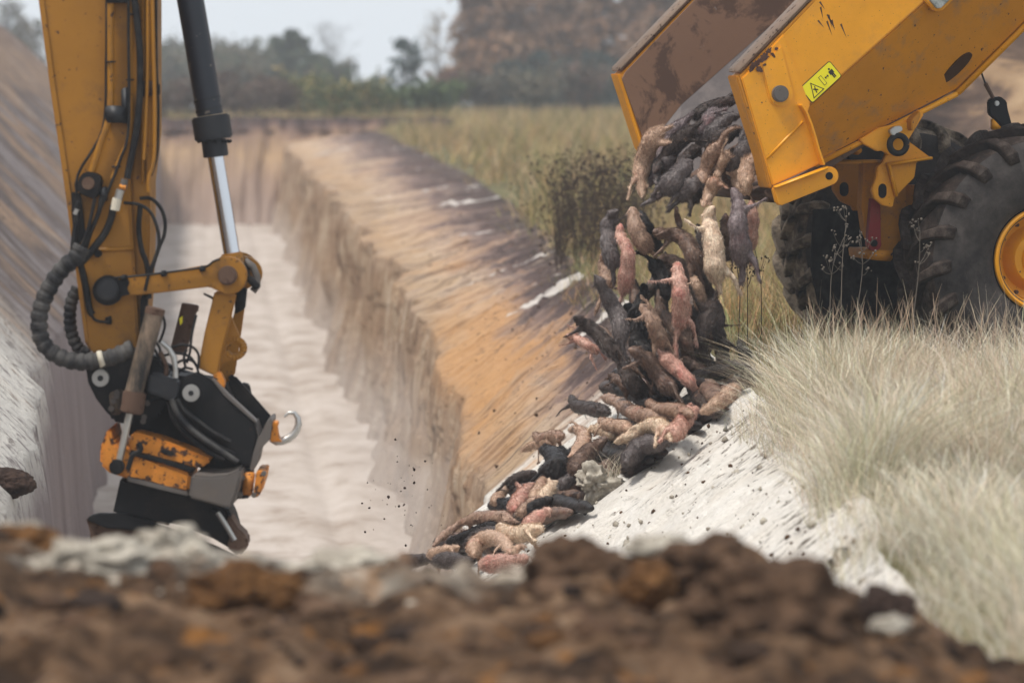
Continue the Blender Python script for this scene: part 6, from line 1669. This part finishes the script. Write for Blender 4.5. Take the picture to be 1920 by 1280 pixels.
mink([(1000, 812), (1014, 822), (1034, 818), (1056, 818)], 'tan', 'tan mink with two raised curved paws on the left edge of the heap', h=0.16, girth=0.85, tail=False)
mink([(956, 908), (946, 918), (936, 930), (930, 942)], 'beige', 'small beige mink at the left edge beneath the dark one', h=0.14, girth=0.85, tail=False, legs='none')
mink([(1004, 904), (990, 916), (976, 936), (966, 956)], 'pink', 'pink blood-tinged mink lying head-up in the lower left heap', h=0.24, girth=1.15, tail=False, legs='few')
mink([(1046, 902), (1036, 914), (1024, 926), (1016, 938)], 'cream', 'cream mink beside the grey rounded one in the lower heap', h=0.22, girth=0.95, tail=False, legs='few')
mink([(1018, 896), (1014, 910), (1006, 924), (998, 934)], 'beige', 'beige mink squeezed between the pink one and the cream one', h=0.26, girth=0.8, tail=False, legs='none')
mink([(934, 936), (944, 944), (954, 952), (964, 958)], 'black', 'small black mink at the left edge below the pink blood-tinged one', h=0.20, girth=0.75, tail=False, legs='none')
mink([(1018, 932), (1000, 940), (984, 956), (968, 968)], 'tan', 'tan mink lying between the pink one and the black diagonal one', h=0.24, girth=0.85, tail=False, legs='none')
mink([(1036, 934), (1014, 944), (990, 958), (966, 974)], 'black', 'black mink lying diagonally above the pink rounded one in the lower heap', h=0.22, girth=0.9, tail=False, legs='none')
mink([(1036, 952), (1020, 962), (1000, 976), (986, 990)], 'pink', 'rounded pink mink at the lime edge of the lower heap', h=0.24, girth=1.15, tail=False, legs='none')
mink([(812, 1024), (836, 1000), (864, 980), (900, 970), (942, 972), (962, 976)], 'tan', 'long sandy mink stretched along the lower left edge of the heap', h=0.24, girth=0.9, tail=[(974, 978)], legs='few')
mink([(836, 1018), (868, 1008), (900, 996), (936, 984)], 'black', 'long dark mink right below the long sandy one', h=0.22, girth=0.85, tail=False, legs='none')
mink([(936, 986), (950, 998), (974, 1002), (996, 994), (1014, 990)], 'cream', 'pale pink mink with small ears lying face up in the lower heap', h=0.30, girth=1.05, tail=False)
mink([(940, 1000), (918, 1000), (894, 1010), (876, 1026)], 'dark', 'dark mink under the chin of the pale pink one', h=0.24, girth=1.0, tail=False, legs='none')
mink([(958, 1036), (944, 1014), (916, 1008), (892, 1020), (888, 1040)], 'beige', 'beige mink curled round in an arch at the bottom of the heap', h=0.30, girth=1.0, tail=False, legs='few')
mink([(986, 1022), (974, 1026), (964, 1034), (956, 1042)], 'beige', 'small beige mink right of the curled one at the bottom of the heap', h=0.28, girth=0.85, tail=False)
mink([(862, 1024), (844, 1030), (822, 1036), (806, 1040)], 'beige', 'small sandy mink at the lower left tip of the heap', h=0.20, girth=0.8, tail=False, legs='few')
mink([(816, 1046), (796, 1048), (774, 1052), (752, 1054)], 'dark', 'dark mink lying lowest of all at the left foot of the heap', h=0.16, girth=0.9, tail=None, legs='few')
mink([(990, 1046), (965, 1052), (935, 1056), (905, 1058)], 'pink', 'pink mink partly hidden by the mound at the foot of the heap', h=0.30, girth=1.1, tail=False, legs='none')
mink([(890, 1052), (862, 1052), (836, 1050), (815, 1052)], 'dark', 'dark mink partly hidden by the mound left of the pink one at the foot', h=0.22, girth=1.0, tail=False, legs='none')
# buried ones that only show as dark fur in the gaps
rb = random.Random(3)
for k in range(26):
    q = k / 25
    x = 1370 - 500 * q + rb.uniform(-25, 25); y = 730 + 290 * q + rb.uniform(-22, 22)
    a = rb.uniform(2.2, 3.4); ln = 62
    mink([(x - math.cos(a) * ln, y + math.sin(a) * ln * -.6), (x - math.cos(a) * ln * .3, y - math.sin(a) * ln * .3), (x + math.cos(a) * ln * .3, y + math.sin(a) * ln * .2), (x + math.cos(a) * ln, y + math.sin(a) * ln * .5)],
         ['dark', 'brown', 'black'][k % 3], 'dark-furred mink mostly buried under the others in the heap on the slope', h=0.08, girth=1.25, tail=False, legs='none', group='buried dark mink')
    mink_list[-1]['h'] = 0.07 + 0.06 * (k % 2)
for k in range(16):
    x = 1180 + 11 * k + rb.uniform(-15, 15); y = 735 - 4 * (k % 6) * 4 + rb.uniform(-12, 12)
    a = rb.uniform(1.0, 3.6)
    mink([(x - math.cos(a) * 60, y - math.sin(a) * 45), (x - math.cos(a) * 20, y - math.sin(a) * 18), (x + math.cos(a) * 20, y + math.sin(a) * 14), (x + math.cos(a) * 60, y + math.sin(a) * 34)],
         ['dark', 'brown', 'black'][k % 3], 'dark-furred mink mostly buried under the others in the heap on the slope', h=0.16 + 0.05 * (k % 3), girth=1.2, tail=False, legs='none', group='buried dark mink')
for k, (x, y, a) in enumerate([(1190, 560, 1.2), (1215, 545, 1.9), (1235, 590, 1.4), (1255, 640, 1.7), (1215, 690, 1.0), (1300, 640, 1.5), (1330, 640, 1.8), (1345, 600, 1.3), (1290, 590, 1.7), (1160, 660, 0.9), (1245, 540, 1.6), (1352, 680, 1.2)]):
    mink([(x - math.cos(a) * 70, y - math.sin(a) * 70), (x - math.cos(a) * 22 + 6, y - math.sin(a) * 22), (x + math.cos(a) * 22 - 4, y + math.sin(a) * 22), (x + math.cos(a) * 66, y + math.sin(a) * 66)],
         ['brown', 'dark', 'brown'][k % 3], 'dark mink glimpsed in the shadow behind the falling cluster', Y=24.35, girth=0.85, tail=None, legs='few', group='shadowed mink behind the cluster')
mink([(1236, 352), (1240, 330), (1250, 308), (1266, 290)], 'grey', 'slim grey mink between the leftmost beige one and the round-backed grey one', 24.25, girth=1.15, tail=False, legs='few')
mink([(1304, 366), (1316, 350), (1332, 326), (1344, 300)], 'brown', 'brown mink in the gap behind the tan one with the arching tail', 24.25, girth=1.2, tail=False, legs='none')
mink([(1372, 352), (1366, 330), (1372, 306), (1386, 284)], 'brown', 'brown mink on the right of the load behind the beige chain', 24.2, girth=1.2, tail=False, legs='none')
mink([(1216, 300), (1236, 280), (1262, 262), (1290, 236)], 'tan', 'tan mink back showing behind the leftmost beige one in the load', 24.6, girth=1.2, tail=False, legs='none')
built = [mink_build(d, i) for i, d in enumerate(mink_list)]
dg = bpy.context.evaluated_depsgraph_get()
res = [D.meshes.new_from_object(b_[0].evaluated_get(dg)) for b_ in built]
for i, (b_, me2) in enumerate(zip(built, res)):
    mink_finish(b_[0], me2, mink_list[i], b_[1], b_[2], b_[3], b_[4], i)

# lime clump with a grass tuft at the lower rim of the heap, and loose earth
o = clod(1122, 905, 23.0, 0.13, 0.10, M['clod_pale'], 'crumbly white lime clump below the heap with a dry grass tuft growing from it', 21.0, 0.55, 'lime_clump', cat='clump'); 
n = 70; c0 = at(1150, 890, 22.95)
B = np.array(c0)[None] + rng.normal(0, 0.03, (n, 3)) * [1.4, 1, .6]; an = rng.random(n) * 6.28; H = 0.10 + 0.16 * rng.random(n)
tag(link('grass_tuft', blades('grass_tuft', B, H, 0.003 * np.ones(n), np.stack([np.cos(an) * H * .8, np.sin(an) * H * .8], 1), pick(PALE, n), 4, 1.4), M['grass']), 'small dry grass tuft standing out of the white lime clump', 'grass')

# crumbs of dark topsoil lying on the slope, and a few still in the air over the trench floor
_b = bmesh.new(); bmesh.ops.create_icosphere(_b, subdivisions=1, radius=1.0)
ico1v = np.array([list(v.co) for v in _b.verts]); ico1f = np.array([[v.index for v in f.verts] for f in _b.faces]); _b.free()
def crumbs(name, pts, rads, mat, label):
    V0, F0 = ico1v, ico1f
    n = len(pts)
    V = (V0[None] * (1 + 0.5 * rng.normal(0, 1, (n, len(ico1v), 1)) * .45) * rads[:, None, None] + pts[:, None])
    F = (F0[None] + (np.arange(n) * len(ico1v))[:, None, None])
    tag(link(name, tri_mesh(name, V.reshape(-1, 3), F.reshape(-1, 3)), mat), label, 'earth', kind='stuff')
n = 900
iY = rng.integers(0, len(YS), n * 3); iY = iY[(YS[iY] > 16) & (YS[iY] < 60)][:n]; n = len(iY)
sI = rng.beta(2.2, 1.3, n) * (n2 - 2); jj = n1 + sI.astype(int)
Bp = bankP[iY, np.minimum(jj, bankP.shape[1] - 1)] + rng.normal(0, 0.02, (n, 3)) * [1, 1, 0.1]
rd = 0.004 + 0.013 * rng.random(n) ** 3
crumbs('soil_crumbs', Bp, rd, M['clod_brown'], 'dark crumbs of topsoil scattered down the slope of the trench')
n = 700
iY = rng.integers(0, len(YS), n * 4); iY = iY[(YS[iY] > 14) & (YS[iY] < 24)][:n]; n = len(iY)
jj = n1 + (rng.random(n) * (n2 - 2)).astype(int)
crumbs('lime_lumps', bankP[iY, jj] + rng.normal(0, 0.02, (n, 3)) * [1, 1, 0.1], 0.005 + 0.022 * rng.random(n) ** 3, M['clod_pale'], 'small pale lumps of lime and sand lying on the white bank')
n = 46
cx_ = rng.normal(748, 38, n); cy_ = rng.normal(930, 45, n)
fp = np.array([list(at(cx_[i], cy_[i], 24 + rng.random() * 2)) for i in range(n)])
crumbs('flying_crumbs', fp, 0.003 + 0.008 * rng.random(n) ** 3, M['clod_dark'], 'tiny dark crumbs of soil in the air left of the heap')
for (x_, y_, r_) in ((1240, 424, 1), (1262, 408, 1)): pass

# ------------------------------------------------------------------ haze
m = D.materials.new('haze'); m.use_nodes = True; t = m.node_tree; t.nodes.clear()
pv = t.nodes.new('ShaderNodeVolumePrincipled'); pv.inputs['Color'].default_value = (0.86, 0.90, 0.96, 1); pv.inputs['Density'].default_value = 0.0011; pv.inputs['Anisotropy'].default_value = 0.3
ou = t.nodes.new('ShaderNodeOutputMaterial'); t.links.new(pv.outputs[0], ou.inputs['Volume'])
bm = bmesh.new(); bmesh.ops.create_cube(bm, size=1.0)
for v_ in bm.verts: v_.co = Vector((v_.co.x * 400 + 10, v_.co.y * 680 + 320, (v_.co.z + 0.5) * 34 - 9))
hz_o = bm_link('haze', bm, m); tag(hz_o, kind='stuff')

# dust drifting along the foot of the right-hand wall
m = D.materials.new('dust_cloud'); m.use_nodes = True; t = m.node_tree; t.nodes.clear()
pv = t.nodes.new('ShaderNodeVolumePrincipled'); pv.inputs['Color'].default_value = (0.90, 0.86, 0.83, 1); pv.inputs['Anisotropy'].default_value = 0.2
tc = t.nodes.new('ShaderNodeTexCoord'); ln_ = t.nodes.new('ShaderNodeVectorMath'); ln_.operation = 'LENGTH'; t.links.new(tc.outputs['Object'], ln_.inputs[0])
fall = t.nodes.new('ShaderNodeMapRange'); fall.inputs[1].default_value = 1.0; fall.inputs[2].default_value = 0.1; t.links.new(ln_.outputs['Value'], fall.inputs[0])
nn = ramp(t, noi(t, tc.outputs['Object'], 2.2, 3, 0.6), [(0.38, 0.1), (0.66, 1.0)])
t.links.new(math_n(t, 'MULTIPLY', math_n(t, 'MULTIPLY', fall.outputs[0], nn), 0.16), pv.inputs['Density'])
ou = t.nodes.new('ShaderNodeOutputMaterial'); t.links.new(pv.outputs[0], ou.inputs['Volume'])
bm = bmesh.new(); bmesh.ops.create_icosphere(bm, subdivisions=3, radius=1.0)
du_ = bm_link('dust_cloud', bm, m); du_.location = (-0.75, 35, -1.7); du_.scale = (1.0, 9.0, 1.15); du_.rotation_euler = (0, 0, math.atan(-TX)); tag(du_, 'pale dust drifting along the foot of the right trench wall', 'dust', kind='stuff')
